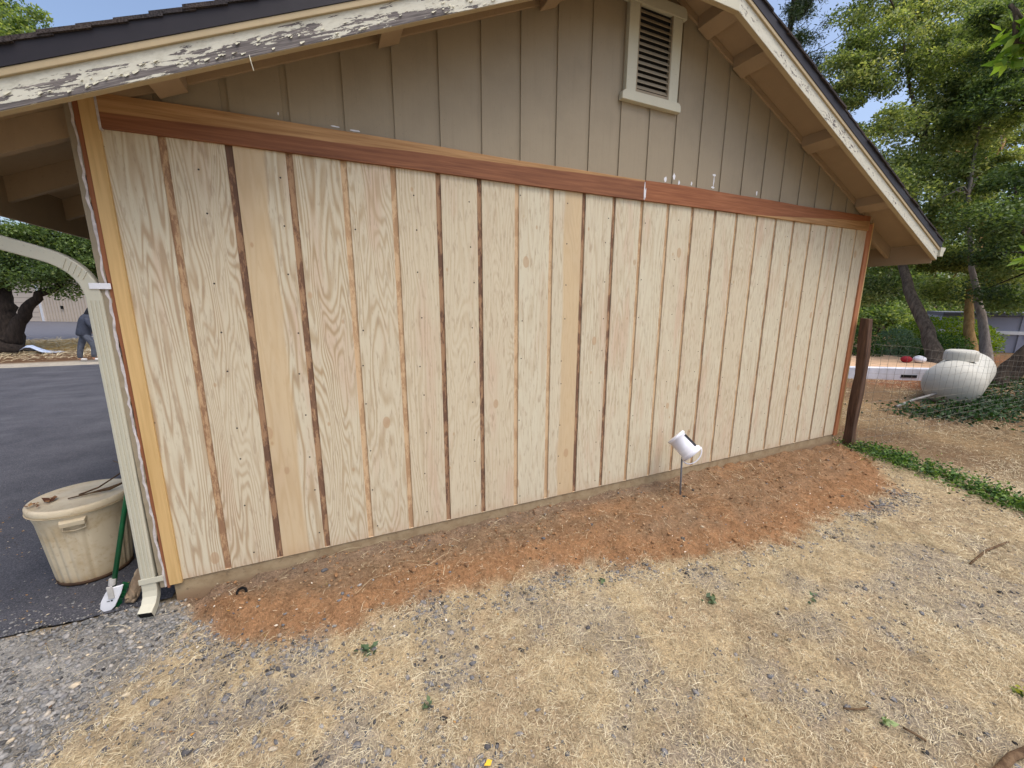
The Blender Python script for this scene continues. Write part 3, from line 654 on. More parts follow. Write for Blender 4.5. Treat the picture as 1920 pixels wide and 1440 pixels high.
for i in range(70):
    x_ = q.uniform(-.5, 1.7) if i < 55 else q.uniform(1.7, 2.6); z_ = line(x_) - .137 + q.uniform(.004, .06) * (1 if i < 55 else .4); w_ = q.uniform(.008, .03); h_ = q.uniform(.005, .014); o_ = q.uniform(.003, .011); sl_ = .43 * w_
    flk.add([(x_ - w_ / 2, OV - .0006, z_ - sl_ / 2 + h_), (x_ + w_ / 2, OV - .0006, z_ + sl_ / 2 + h_), (x_ + w_ / 2 * .8, OV - o_ * .4, z_ + sl_ / 2 + h_ * .4), (x_ - w_ / 2 * .9, OV - o_ * .5, z_ - sl_ / 2 + h_ * .35), (x_ + w_ / 2 * .5, OV - o_, z_ + sl_ / 2), (x_ - w_ / 2 * .6, OV - o_ * .9, z_ - sl_ / 2)], [(0, 1, 2, 3), (3, 2, 4, 5)])
flk.tube([(.50, OV - .002, line(.5) - .130), (.505, OV - .008, line(.5) - .16), (.512, OV - .004, line(.5) - .195)], .0025, 4)
flk.build('paint_flakes', M_CRM, [c for c in gar.children if c.name.startswith('barge_board')][0])['kind'] = 'stuff'
zk = line(CX + KX) - .137
m = MB(); m.prism_y([(CX - KX + .001, zk), (CX + KX - .001, zk), (CX + KX - .001, zk + .112), (CX, Z0 - .025), (CX - KX + .001, zk + .112)], OV, OV + .002); o = m.build('gusset_plate', M_CRM, gar)
m = MB(); m.prism_y([(CX - KX + .001, zk - .003), (CX + KX - .001, zk - .003), (CX + KX - .001, zk + .112), (CX, Z0 + .05), (CX - KX + .001, zk + .112)], OV + .0025, OV + .040); m.build('core_board', M_EDGE, o)
# lookouts
for x_ in (.09, 1.23, 2.36, 3.885, 4.35, 5.48, 6.62):
    a, b = x_ - .064, x_ + .064
    m = MB(); m.prism_y([(a, line(a) - .042), (b, line(b) - .042), (b, line(b) + .0545), (a, line(a) + .0545)], OV + .041, -.0165); m.build('lookout', M_TAND, gar, bevel=.003)
# eaves: rafter tails, fascia, gutter
for sgn in (-1, 1):
    E_ = EL if sgn < 0 else ER; W_ = XL - .055 if sgn < 0 else 7.036
    for y_ in (.05, .65, 1.25, 1.85, 2.45, 3.05, 3.65, 4.25, 4.85, 5.45, 6.05, 6.65):
        a, b = (E_ + .021, W_) if sgn < 0 else (W_, E_ - .021)
        m = MB(); m.prism_y([(a, line(a) - .085), (b, line(b) - .085), (b, line(b) + .054), (a, line(a) + .054)], y_, y_ + .04); m.build('rafter_tail', M_TAND, gar)
    a, b = (E_, E_ + .020) if sgn < 0 else (E_ - .020, E_)
    m = MB(); m.box(a, b, OV + .042, YB + .4, line(E_) - .172, line(E_) + .062); m.build('fascia', M_TAND, gar)
    gx0 = E_ - .001 if sgn < 0 else E_ + .001
    prof = [(0, .03), (0, -.075), (.075, -.075), (.085, -.03), (.115, .005), (.115, .03), (.108, .03), (.106, .008), (.078, -.025), (.07, -.068), (.006, -.068), (.006, .03)]
    poly = [(gx0 + sgn * px_, line(E_) - .02 + pz_) for px_, pz_ in prof]
    if sgn < 0: poly = poly[::-1]
    poly = poly if sgn < 0 else poly
    m = MB(); m.prism_y(poly[::-1], OV - .02, YB + .4); gut = m.build('gutter', M_DSP, gar)
    endp = [(0, .03), (0, -.075), (.075, -.075), (.085, -.03), (.115, .005), (.115, .03)]
    m = MB(); m.prism_y([(gx0 + sgn * a_, line(E_) - .02 + b_) for a_, b_ in endp][::(-1 if sgn < 0 else 1)][::-1], OV - .023, OV - .0202); m.build('end_cap', M_DSP, gut)
# downspout
YD = .010
pts = [(-1.06, YD, line(EL) - .09), (-1.055, YD, line(EL) - .13), (-1.0, YD, 2.155), (-.72, YD, 2.055), (-.585, YD, 2.009)] + [tuple(Vector((-.585, YD, 2.009)) * (1 - u_) ** 2 + Vector((-.415, YD, 1.955)) * 2 * u_ * (1 - u_) + Vector((-.400, YD, 1.79)) * u_ * u_) for u_ in np.linspace(.1, 1, 12)]
pts += [(-.401, YD, 1.2), (-.406, YD, .6), (-.412, YD, .055)]
m = MB(); m.rectsweep(pts, (0, 1, 0), .056, .070)
dsp = m.build('downspout', M_DSP, gar, bevel=.006)
m = MB()
for k in (-.018, 0, .018): m.rectsweep([(-.400 + k, YD - .0300, 1.77), (-.406 + k, YD - .0300, .6), (-.412 + k, YD - .0300, .07)], (1, 0, 0), .007, .006)
for i in range(5): m.rectsweep([(-.500 + i * .018, YD - .0300, 1.955 - i * .013 - .022), (-.478 + i * .018, YD - .0300, 1.997 - i * .016 - .012)], (1, 0, 0), .004, .006)
m.build('rib', M_DSP, dsp)
sp = [(-.412, YD, .052), (-.413, YD - .001, -.02), (-.415, YD - .012, -.065), (-.419, YD - .045, -.108), (-.427, YD - .10, -.136)]
m = MB(); m.rectsweep(sp, (1, 0, 0), .074, .060, cap=False); m.build('spout', M_DSP, dsp, bevel=.004)
m = MB(); m.rectsweep([Vector(sp[3]).lerp(Vector(sp[4]), .5), Vector(sp[3]).lerp(Vector(sp[4]), .97)], (1, 0, 0), .068, .054); m.build('spout_mouth', M_DARK, dsp)
m = MB(); m.box(-.408, -.318, YD - .035, YD - .0300, 1.83, 1.862); m.build('strap', M_WHITE, dsp, bevel=.002)
m = MB(); m.box(-.456, -.335, YD - .036, YD - .0300, .035, .072); m.build('strap', M_DSP, dsp, bevel=.002)
# gable vent
vz0, vz1 = 3.452, 4.07
m = MB(); m.box(CX - .175, CX + .175, -.006, -.0005, vz0, vz1); vent = m.build('gable_vent', M_DARK, gar)
ns = 13
for i in range(ns):
    z = vz0 + .030 + (vz1 - vz0 - .04) * i / ns
    m = MB(); m.add([(CX - .174, -.030, z), (CX + .174, -.030, z), (CX + .174, -.008, z + .030), (CX - .174, -.008, z + .030), (CX - .174, -.030, z + .006), (CX + .174, -.030, z + .006), (CX + .174, -.008, z + .036), (CX - .174, -.008, z + .036)],
                    [(0, 3, 2, 1), (4, 5, 6, 7), (0, 1, 5, 4), (2, 3, 7, 6), (1, 2, 6, 5), (0, 4, 7, 3)]); m.build('slat', M_TAN, vent)
m = MB(); m.box(CX - .177, CX - .166, -.033, -.001, vz0, vz1); m.box(CX + .166, CX + .177, -.033, -.001, vz0, vz1); m.box(CX - .166, CX + .166, -.033, -.001, vz0, vz0 + .022); m.build('slat_frame', M_TAN, vent)
m = MB(); m.box(CX - .275, CX - .178, -.036, .003, vz0 - .002, vz1); m.build('frame', M_CRM, vent, bevel=.003)
m = MB(); m.box(CX + .178, CX + .275, -.036, .003, vz0 - .002, vz1); m.build('frame', M_CRM, vent, bevel=.003)
def rounded(x0, x1, z0, z1, r0, top):
    P = []
    if top: P = [(x0, z0), (x1, z0), (x1, z1 - r0)] + [(x1 - r0 + r0 * math.cos(a), z1 - r0 + r0 * math.sin(a)) for a in (.5, 1.0, 1.57)] + [(x0 + r0 - r0 * math.sin(a), z1 - r0 + r0 * math.cos(a)) for a in (0, .55, 1.1)] + [(x0, z1 - r0)]
    return P
m = MB(); m.prism_y(rounded(CX - .315, CX + .315, vz0 - .075, vz0 - .003, .04, True), -.046, .003); m.build('sill', M_CRM, vent, bevel=.003)
m = MB(); m.prism_y(rounded(CX - .315, CX + .315, vz1 + .001, vz1 + .085, .05, True), -.042, .003); m.build('head', M_CRM, vent, bevel=.003)
# white filler dabs on the gable just over the band
q = random.Random(5)
for x_, z_, w_, h_ in [(3.60, 2.845, .030, .05), (3.70, 2.885, .030, .055), (3.765, 2.84, .022, .05), (3.92, 2.85, .02, .04), (4.20, 2.845, .05, .02), (4.205, 2.9, .014, .10), (4.205, 2.955, .055, .02), (4.83, 2.86, .022, .04), (3.35, 2.72, .014, .14), (3.362, 2.70, .012, .1), (.575, 2.855, .01, .02), (1.0, 2.83, .07, .012), (.88, 2.835, .05, .01)]:
    yy = .0008 if z_ > 2.81 else -.0222
    P = [(x_ + w_ / 2 * math.cos(a) * q.uniform(.6, 1.2), z_ + h_ / 2 * math.sin(a) * q.uniform(.6, 1.2)) for a in np.linspace(0, 2 * PI, 11)[:-1]]
    m = MB(); m.prism_y(P, yy, yy + .0006); m.build('filler_patch', M_WHITE, gar)

# ------------------------------------------------------------------ bin by the corner
M_BIN = None
def mat_bin():
    t = NT('beige_plastic', .5, .35); p = t.co(); x, y, z = t.sep(p); n = t.noise(p, 5, 5, .65); n2 = t.noise(p, 40, 4, .7)
    c = t.mix(t.ss(n, .42, .7), sr(212, 196, 164), sr(194, 172, 134)); c = t.mix(t.m('MULTIPLY', t.ss(n2, .56, .74), .4), c, sr(160, 130, 94)); c = t.mix(t.m('MULTIPLY', t.ss(t.m('ADD', z, t.m('MULTIPLY', n, .12)), .16, .05), .6), c, sr(170, 134, 86))
    t.base(c); return t.mat
M_BIN = mat_bin()
BX, BY, BZ = -.938, .655, -.146
can = empty('trash_can', (BX, BY, BZ), 'beige fluted plastic trash can with a round lid on the asphalt by the downspout', 'trash can')
fl = lambda an, j: (-.010 * max(0, math.cos(an * 26)) ** .6 if 1 < j < 6 and not -.30 < ((an + .75 + PI) % (2 * PI)) - PI < .30 else 0)
m = MB(); m.lathe([(.02, .004), (.188, .004), (.198, .028), (.202, .055), (.214, .2), (.226, .35), (.235, .455), (.238, .47), (.244, .50), (.246, .545), (.238, .545), (.18, .04), (.02, .035)], (BX, BY, BZ), 132, flute=fl); m.build('body', M_BIN, can, smooth=True)
m = MB(); m.lathe([(.19, .0), (.2, .004), (.2005, .024), (.197, .026)], (BX, BY, BZ), 64); m.build('base_rim', mat_plain('bin_grime', sr(84, 62, 44), .8, .3), can, smooth=True)
m = MB(); m.lathe([(.256, .535), (.262, .538), (.265, .548), (.264, .572), (.257, .582), (.246, .585), (.238, .578), (.10, .588), (.001, .592)], (BX, BY, BZ), 96)
lid = m.build('lid', M_BIN, can, smooth=True)
m = MB(); m.lathe([(.268, .536), (.25, .534), (.24, .545)], (BX, BY, BZ), 96); m.build('lid_lip', M_BIN, lid, smooth=True)
for an in (-1.38, 1.76):
    c_, s_ = math.cos(an), math.sin(an); tx, ty = -s_, c_
    P = lambda rad, tt_, z: (BX + c_ * rad + tx * tt_, BY + s_ * rad + ty * tt_, BZ + z)
    m = MB(); m.add([P(.236, -.065, .488), P(.275, -.06, .482), P(.275, .06, .482), P(.236, .065, .488), P(.236, -.065, .512), P(.278, -.058, .500), P(.278, .058, .500), P(.236, .065, .512), P(.272, -.056, .468), P(.272, .056, .468), P(.266, .056, .468), P(.266, -.056, .468)],
                    [(4, 5, 6, 7), (0, 3, 2, 1), (5, 1, 2, 6), (0, 1, 5, 4), (2, 3, 7, 6), (1, 8, 9, 2), (8, 11, 10, 9)])
    m.tube([P(.237, -.055, .475), P(.244, -.052, .435), P(.243, 0, .425), P(.244, .052, .435), P(.237, .055, .475)], .006, 6); m.build('handle', M_BIN, can, bevel=.003)
# dead twigs and leaves on the lid
M_TWIG = mat_bark('dead_twig', sr(70, 52, 38), sr(120, 98, 74))
lz = BZ + .594
def twig(name, pts, rad, label, cat='twig', group=None, mat=None, extra=()):
    m = MB(); m.tube(pts, rad, 6)
    for e_, r_e in extra: m.tube(e_, r_e, 5)
    o = m.build(name, mat or M_TWIG, smooth=True); set_origin(o, pts[0]); return tag(o, label, cat, group)
twig('dead_twig', [(BX + .02, BY - .06, lz + .008), (BX + .10, BY + .0, lz + .02), (BX + .16, BY + .10, lz + .05), (BX + .20, BY + .16, lz + .075), (BX + .26, BY + .20, lz + .07)], [.007, .006, .005, .004, .003], 'thin forked dead twig sticking up from the trash can lid', extra=[([(BX + .20, BY + .16, lz + .075), (BX + .17, BY + .2, lz + .11), (BX + .11, BY + .24, lz + .13)], .003)])
twig('dead_twig', [(BX - .02, BY - .10, lz + .006), (BX + .08, BY - .07, lz + .012), (BX + .17, BY - .03, lz + .012), (BX + .26, BY + .05, lz + .03)], [.005, .006, .014, .004], 'dead twig with a dark flattened tip on the trash can lid near its rim')
for k, (dx, dy, s_) in enumerate([(-.10, -.08, .06), (-.17, -.12, .04)]):
    P = np.array([[BX + dx + random.uniform(-.03, .03), BY + dy + random.uniform(-.02, .02), lz + random.uniform(.0, .016)] for _ in range(7)])
    V, Fq = leaves(P, s_, 70 + k, .6, .5, .4); o = mesh_np('dead_leaf_clump', V, Fq, mat_rnd('brown_leaf', [sr(82, 50, 34), sr(140, 98, 62), sr(168, 130, 86)]), {'rnd': ('FACE', 'FLOAT', np.random.default_rng(k).random(7))})
    set_origin(o, P[0]); tag(o, ['larger curled brown dead leaf clump on the trash can lid', 'smaller brown dead leaf clump on the lid toward its left rim'][k], 'dead leaves')

# ------------------------------------------------------------------ broom
broom = empty('deck_brush', (-.64, .07, -.15), 'green handled brush with a white head leaning beside the downspout', 'brush')
M_GRN = mat_plain('green_enamel', sr(16, 92, 52), .35, .1, 20, .5)
m = MB(); a = Vector((-.628, .104, .0)); d_ = Vector((.131, .1, .631)); m.tube([a, a + d_ * .95, a + d_ * 1.9], .0135, 12); m.build('handle', M_GRN, broom, smooth=True)
PL = [(-.639, .003), (-.568, .011), (-.586, -.041), (-.628, -.125), (-.650, -.146), (-.685, -.147), (-.700, -.123), (-.689, -.076), (-.661, -.024)]
m = MB(); m.prism_y(PL[::-1], .072, .084); m.build('head', M_WHITE, broom, bevel=.003)
m = MB(); m.box(-.646, -.618, .062, .0715, -.062, .02); m.tube([(-.632, .1, .01), (-.625, .106, .05)], .019, 10); m.build('socket', mat_plain('worn_steel', sr(190, 186, 178), .4, .15), broom, bevel=.002)
m = MB(); m.box(-.66, -.645, .0708, .0716, -.083, -.079); m.box(-.64, -.632, .0708, .0716, -.085, -.075); m.build('scuff', M_DARK, broom)
m = MB(); q = random.Random(2)
EP = [(-.568, .008), (-.577, -.015), (-.586, -.041), (-.607, -.083), (-.628, -.125), (-.650, -.143), (-.668, -.145)]
for i in range(len(EP) - 1):
    for k in range(26):
        u_ = q.random(); px_, pz_ = EP[i][0] * (1 - u_) + EP[i + 1][0] * u_, EP[i][1] * (1 - u_) + EP[i + 1][1] * u_
        y_ = q.uniform(.086, .115); m.tube([(px_ - .012, y_, pz_ + .004), (px_ + .006 + q.uniform(0, .008), y_ + .01, max(pz_ - .012 - q.uniform(0, .01), -.148))], .0028, 4)
m.build('bristles', M_GRN, broom)
# twisted driftwood
m = MB(); P = [(-.566, .10, -.135), (-.548, .12, -.085), (-.522, .14, -.02), (-.492, .168, .04), (-.462, .20, .11), (-.44, .24, .18)]
m.tube(P, [.018, .03, .034, .031, .03, .024], 12)
for k in range(4):
    st = [tuple(Vector(P[0]).lerp(Vector(P[-1]), u_) + Vector((math.cos(u_ * 9 + k * 1.57) * .026, -abs(math.sin(u_ * 9 + k * 1.57)) * .02, math.sin(u_ * 9 + k * 1.57) * .018))) for u_ in np.linspace(.05, .97, 14)]
    m.tube(st, .013, 6)
o = m.build('driftwood', mat_bark('grey_wood', sr(112, 94, 76), sr(176, 154, 126)), smooth=True); set_origin(o, P[0]); tag(o, 'weathered brown twisted wood piece leaning on the corner behind the downspout', 'wood')

# ------------------------------------------------------------------ bucket on a stake in front of the wall
bk = empty('stake', (3.80, -.30, -.10), 'thin metal stake standing in the dirt bank with a white bucket on top', 'stake')
m = MB(); m.tube([(3.803, -.30, -.14), (3.806, -.285, .08), (3.812, -.27, .27)], .0085, 8); m.build('rod', mat_plain('grey_steel', sr(122, 122, 126), .45, .2), bk, smooth=True)
M_PL = mat_plain('white_plastic', sr(228, 228, 234), .4, .04, 8, .45)
bu = empty('bucket', (3.83, -.27, .39), 'small white plastic bucket tipped over on top of the metal stake', 'bucket')
ax = Vector((.082, -.143, -.146)).normalized(); c0 = Vector((3.83, -.27, .39)) - ax * .123
m = MB(); m.lathe([(.001, .0), (.090, .0), (.095, .006), (.095, .026), (.086, .028), (.090, .195), (.103, .197), (.106, .21), (.104, .235), (.098, .236), (.094, .233), (.082, .03), (.001, .03)], c0, 48, axis=ax); m.build('body', M_PL, bu, smooth=True)
# dark label wrapped on the upper right side
vw = Vector((.713, .626, -.319)); e1 = ax.cross(vw).normalized(); e1 = e1 if e1.x > 0 else -e1; e2 = e1.cross(ax).normalized(); e2 = e2 if e2.dot(vw) < 0 else -e2
m = MB(); nA = 9; V = []
for i in range(nA):
    an = math.radians(4 + 38 * i / (nA - 1))
    for h_ in (.045, .185):
        V.append(c0 + ax * h_ + (e1 * math.cos(an) + e2 * math.sin(an)) * (.0876 + .004 * h_ / .2))
m.add(V, [(2 * i, 2 * i + 2, 2 * i + 3, 2 * i + 1) for i in range(nA - 1)]); m.build('dark_label', mat_plain('black_label', sr(34, 34, 40), .5), bu)
m = MB(); rim = c0 + ax * .222; P = []
for i in range(13):
    an = PI * i / 12; P.append(rim + (-e1) * .105 * math.cos(an) + e2 * .02 + (ax * .075 * math.sin(an)) + Vector((-.02, 0, -.01)) * math.sin(an))
m.tube(P, .006, 7); m.build('handle', M_PL, bu, smooth=True)
m = MB(); m.prism_z([(3.82 + .028 * math.cos(a), -.325 + .018 * math.sin(a)) for a in np.linspace(0, 2 * PI, 12)[:-1]], -.12, float(gz(3.82, -.325)) + .006); o = m.build('pipe_stub', M_DARK); set_origin(o, (3.82, -.325, -.12)); tag(o, 'short black pipe stub in the soil at the foot of the stake', 'pipe stub')
m = MB(); zz = float(gz(.09, -.16)); m.lathe([(.02, -.01), (.033, .008), (.026, .018), (.018, .005)], (.09, -.16, zz), 14, axis=(.2, -.6, .7)); o = m.build('drain_pipe', M_DARK); set_origin(o, (.09, -.16, zz)); tag(o, 'broken dark pipe end in the soil near the left foundation corner', 'pipe')

# ------------------------------------------------------------------ sprigs, twigs and single leaves in the yard
def sprig(x, y, n, spread, label, seed, cols=None, size=.035):
    r = np.random.default_rng(seed); z = float(gz(x, y)); P = np.stack([x + r.normal(0, spread, n), y + r.normal(0, spread * .45, n), z + .012 + np.abs(r.normal(0, .014, n))], 1)
    P[:, :2] = (P[:, :2] - [x, y]) * .6 + [x, y]; V, Fq = leaves(P, size, seed, .55, .6, .3); o = mesh_np('leaf_sprig', V, Fq, mat_leaf('sprig_leaf', cols or [sr(52, 70, 48), sr(80, 100, 68), sr(110, 124, 88)], .2), {'rnd': ('FACE', 'FLOAT', r.random(n))})
    set_origin(o, (x, y, z)); tag(o, label, 'leaf sprig', 'fallen leaf sprigs in the dry grass')
sprig(2.906, -1.416, 30, .038, 'largest dark green leaf sprig lying on the dry grass, right of the middle', 1)
sprig(.80, -.90, 20, .035, 'dark green leaf sprig on the straw just below the earth bank', 2)
sprig(3.52, -1.69, 9, .03, 'sparse twiggy green sprig in the grass to the right of the largest sprig', 3)
sprig(2.97, -2.31, 9, .022, 'pale green leaf pair on the bright grass beside two short twigs', 4, [sr(96, 118, 70), sr(150, 168, 110)])
sprig(3.79, -2.50, 14, .03, 'green and yellow leaf sprig at the right edge of the yard', 5, [sr(60, 84, 40), sr(150, 150, 40)])
sprig(1.03, -1.36, 8, .012, 'thin grey green leaf sprig in the straw at the bottom middle', 6)
sprig(2.35, -.98, 7, .02, 'small green leaves beside the gravel at the foot of the red bank', 7)
def gtwig(pts, r_, label):
    twig('fallen_twig', [(x_, y_, float(gz(x_, y_)) + .012 + dz) for x_, y_, dz in pts], r_, label, 'twig', 'fallen twigs in the dry grass')
gtwig([(2.86, -2.19, 0), (2.92, -2.23, .008), (2.965, -2.24, .004)], .005, 'short dark twig lying beside the pale green leaf pair')
gtwig([(3.0, -2.36, .01), (3.02, -2.40, .004), (3.03, -2.43, 0)], .005, 'upright short brown twig just right of the pale green leaf pair')
gtwig([(5.0, -1.95, 0), (5.35, -1.93, .01), (5.7, -1.95, 0)], .008, 'long reddish twig lying on the grass below the green weeds')
gtwig([(3.0, -2.60, .0), (3.14, -2.615, .012), (3.27, -2.615, .01), (3.42, -2.64, .012)], .017, 'thick grey stick at the bottom right corner of the yard')
o = mesh_np('yellow_leaf', *leaves(np.array([[1.235, -1.70, float(gz(1.24, -1.7)) + .016]]), .038, 4, .9, .55), mat_plain('yellow_leaf', sr(224, 180, 40), .5)); set_origin(o, (1.235, -1.70, -.16)); tag(o, 'bright yellow leaf on the straw at the bottom edge', 'leaf')

# ------------------------------------------------------------------ weeds and vine patches
def patch(name, pts, n, hgt, size, seed, cols, label, cat, wid=.6):
    r = np.random.default_rng(seed); P = []
    pts = np.array(pts); t = r.random(n) * (len(pts) - 1); i = t.astype(int).clip(0, len(pts) - 2); u_ = (t - i)[:, None]
    c = pts[i, :2] * (1 - u_) + pts[i + 1, :2] * u_; wd = pts[i, 2] * (1 - u_[:, 0]) + pts[i + 1, 2] * u_[:, 0]
    c = c + r.normal(0, 1, (n, 2)) * wd[:, None] * .5; keep = fbm(c[:, 0], c[:, 1], 3.5, seed) > .36; c = c[keep]
    z = gz(c[:, 0], c[:, 1]) + np.abs(r.normal(0, hgt, len(c))); V, Fq = leaves(np.stack([c[:, 0], c[:, 1], z], 1), size, seed, .35, wid, .2)
    o = mesh_np(name, V, Fq, mat_leaf(name + '_leaf', cols, .3), {'rnd': ('FACE', 'FLOAT', r.random(len(c)))}); return tag(o, label, cat, kind='stuff')
patch('weeds', [(7.25, -.15, .22), (7.1, -.6, .30), (6.95, -1.15, .24), (6.75, -1.7, .22), (6.6, -2.2, .25), (6.5, -2.8, .25)], 9000, .05, .034, 5, [sr(28, 52, 18), sr(56, 92, 30), sr(88, 122, 46), sr(128, 152, 66)], 'low green weeds in a strip from the fence post toward the lower right', 'weeds')
patch('ground_ivy', [(10.0, .35, .6), (11.0, -.2, .6), (12.3, .1, .5), (13.2, .0, .7), (15.2, .5, .9), (17.0, .4, .9)], 9000, .09, .06, 6, [sr(16, 34, 14), sr(34, 62, 24), sr(56, 88, 36)], 'dark green ground ivy under and beside the propane tank', 'ground ivy')

# ------------------------------------------------------------------ fence post and wire fence
m = MB(); n = 9; V = []
for i in range(n):
    u_ = i / (n - 1); cx_, cy_ = 7.13 + (7.045 - 7.13) * u_ + .01 * math.sin(i * 1.3), -.12 + .012 * math.sin(i); z = -.35 + (1.57 + .35) * u_; h_ = .053 + .004 * math.sin(i * 2.2)
    V += [(cx_ - h_, cy_ - h_, z), (cx_ + h_, cy_ - h_, z), (cx_ + h_, cy_ + h_, z), (cx_ - h_, cy_ + h_, z + (.012 if i == n - 1 else 0))]
m.add(V, [(4 * i + k, 4 * i + (k + 1) % 4, 4 * i + 4 + (k + 1) % 4, 4 * i + 4 + k) for i in range(n - 1) for k in range(4)] + [tuple(4 * (n - 1) + k for k in range(4))])
o = m.build('fence_post', mat_wood('old_post_wood', sr(62, 46, 38), sr(108, 82, 64), 2, .9), bevel=.012); set_origin(o, (7.13, -.12, -.17)); tag(o, 'weathered square wooden fence post at the far corner of the garage', 'fence post')
def ftop(x_): return float(np.interp(x_, [7.1, 7.55, 8.4, 9.7, 11.8, 15], [1.26, 1.22, 1.12, 1.03, .86, .75])) + .012 * math.sin(x_ * 4)
def fy(x_): return -.22 - .02 * (x_ - 7) + .03 * math.sin(x_ * 1.2)
m = MB(); xs = np.arange(7.12, 14.2, .20); nz = 11
for i, x_ in enumerate(xs):
    P = [(x_ + .006 * math.sin(k * 1.7 + i), fy(x_) + .008 * math.sin(k + i * 2.1), -.17 + (ftop(x_) + .17) * k / nz) for k in range(nz + 1)]; m.tube(P, .0015, 4, cap=False)
for k in range(nz + 1):
    P = [(x_, fy(x_) + .006 * math.sin(k * 2 + i * .8), -.17 + (ftop(x_) + .17) * k / nz + .006 * math.sin(i * .9 + k)) for i, x_ in enumerate(xs)]; m.tube(P, .0018, 4, cap=False)
o = m.build('wire_fence', mat_plain('galvanised_wire', sr(128, 122, 110), .55, .2, 6)); set_origin(o, (7.2, -.22, -.17)); tag(o, 'sagging square wire mesh fence running right from the wooden post', 'fence')

# ------------------------------------------------------------------ propane tank
tk = empty('propane_tank', (13.3, .9, -.17), 'rounded off-white propane tank with a domed lid lying behind the wire fence', 'propane tank')
M_TNK = mat_paint('tank_enamel', sr(190, 187, 174), .5, .4)
A_, B_ = Vector((11.78, .48, .225)), Vector((14.2, 1.04, .24)); axv = (B_ - A_).normalized(); Ln = (B_ - A_).length; R_ = .435
prof = [(.001, -.34)] + [(R_ * math.sin(a), -.34 * math.cos(a)) for a in np.linspace(.12, PI / 2, 12)] + [(R_, Ln)] + [(R_ * math.cos(a), Ln + .34 * math.sin(a)) for a in np.linspace(.12, PI / 2 - .05, 10)] + [(.001, Ln + .34)]
m = MB(); m.lathe(prof, A_, 56, axis=axv); body = m.build('body', M_TNK, tk, smooth=True)
m = MB(); dc = A_ + axv * .45 + Vector((0, 0, .06)); m.lathe([(.245, .36), (.245, .46), (.242, .515), (.225, .55), (.18, .568), (.08, .578), (.001, .58)], dc, 40); m.build('dome_lid', M_TNK, tk, smooth=True)
for u_ in (.35, Ln - .35):
    for s_ in (-1, 1):
        p = A_ + axv * u_ + axv.cross(Vector((0, 0, 1))) * (.25 * s_); m = MB(); m.box(p.x - .04, p.x + .04, p.y - .03, p.y + .03, -.25, -.02); m.build('leg', M_TNK, tk)
m = MB(); m.tube([(10.35, .70, -.14), (10.9, .66, -.05), (11.5, .58, .03)], .022, 8); o = m.build('metal_pipe', mat_plain('grey_pipe', sr(128, 126, 122), .5, .2)); set_origin(o, (10.35, .70, -.17)); tag(o, 'thin grey pipe slanting from the ground to the propane tank', 'pipe')

# ------------------------------------------------------------------ far right yard
M_CONC = mat_plain('whitewashed_concrete', sr(206, 208, 214), .8, .18, 2.5)
m = MB(); P0, P1 = Vector((12.9, 2.85, 0)), Vector((18.5, -.8, 0)); dv = (P1 - P0).normalized(); nv = Vector((-dv.y, dv.x, 0)); nv = nv if nv.y > 0 else -nv
def slab(m, p0, p1, th, z0, z1, mi=0):
    a, b = p0, p1; m.add([(a.x, a.y, z0), (b.x, b.y, z0), (b.x + nv.x * th, b.y + nv.y * th, z0), (a.x + nv.x * th, a.y + nv.y * th, z0), (a.x, a.y, z1), (b.x, b.y, z1), (b.x + nv.x * th, b.y + nv.y * th, z1), (a.x + nv.x * th, a.y + nv.y * th, z1)],
                          [(0, 3, 2, 1), (4, 5, 6, 7), (0, 1, 5, 4), (1, 2, 6, 5), (2, 3, 7, 6), (3, 0, 4, 7)], mi)
m = MB(); slab(m, P0, P0 + dv * 3.2, .25, -.25, .13); o = m.build('low_wall', M_CONC, bevel=.01); set_origin(o, P0 + Vector((0, 0, -.17)))
tag(o, 'long low whitewashed concrete wall behind the propane tank', 'wall')
m = MB(); p = P0 + dv * 1.32; slab(m, p - nv * .012, p + dv * .36 - nv * .012, .01, -.10, -.03); o2 = m.build('vent_slot', M_DARK, o)
o2.matrix_parent_inverse = Matrix.Identity(4)
m = MB(); slab(m, P0 + nv * .27, P0 + dv * 3.2 + nv * .27, 3.0, -.25, .10); o = m.build('sand_terrace', mat_plain('sand', sr(206, 170, 134), .95, .12, 3)); tag(o, kind='structure')
M_RD = mat_plain('red_cloth', sr(150, 34, 44), .7); 
def bundle(name, c, r_, mat, label, cat, seed):
    r = np.random.default_rng(seed); bm = bmesh.new(); bmesh.ops.create_icosphere(bm, subdivisions=3, radius=r_)
    for v in bm.verts:
        k = .75 + .5 * float(fbm(np.array([v.co.x * 9 + seed]), np.array([v.co.y * 9 + v.co.z * 5]), 1.0, seed)[0]); v.co = v.co * k; v.co.z *= .75
    me = D.meshes.new(name); bm.to_mesh(me); bm.free(); me.materials.append(mat)
    for p_ in me.polygons: p_.use_smooth = True
    o = D.objects.new(name, me); COL.objects.link(o); o.location = c; tag(o, label, cat)
bundle('cloth_bundle', (15.75, 2.75, .19), .12, M_RD, 'crumpled dark red bundle on the sandy terrace beside the tank', 'bundle', 3)
bundle('plastic_bag', (15.98, 2.55, .20), .14, M_WHITE, 'crumpled white plastic bag next to the dark red bundle', 'bag', 4)

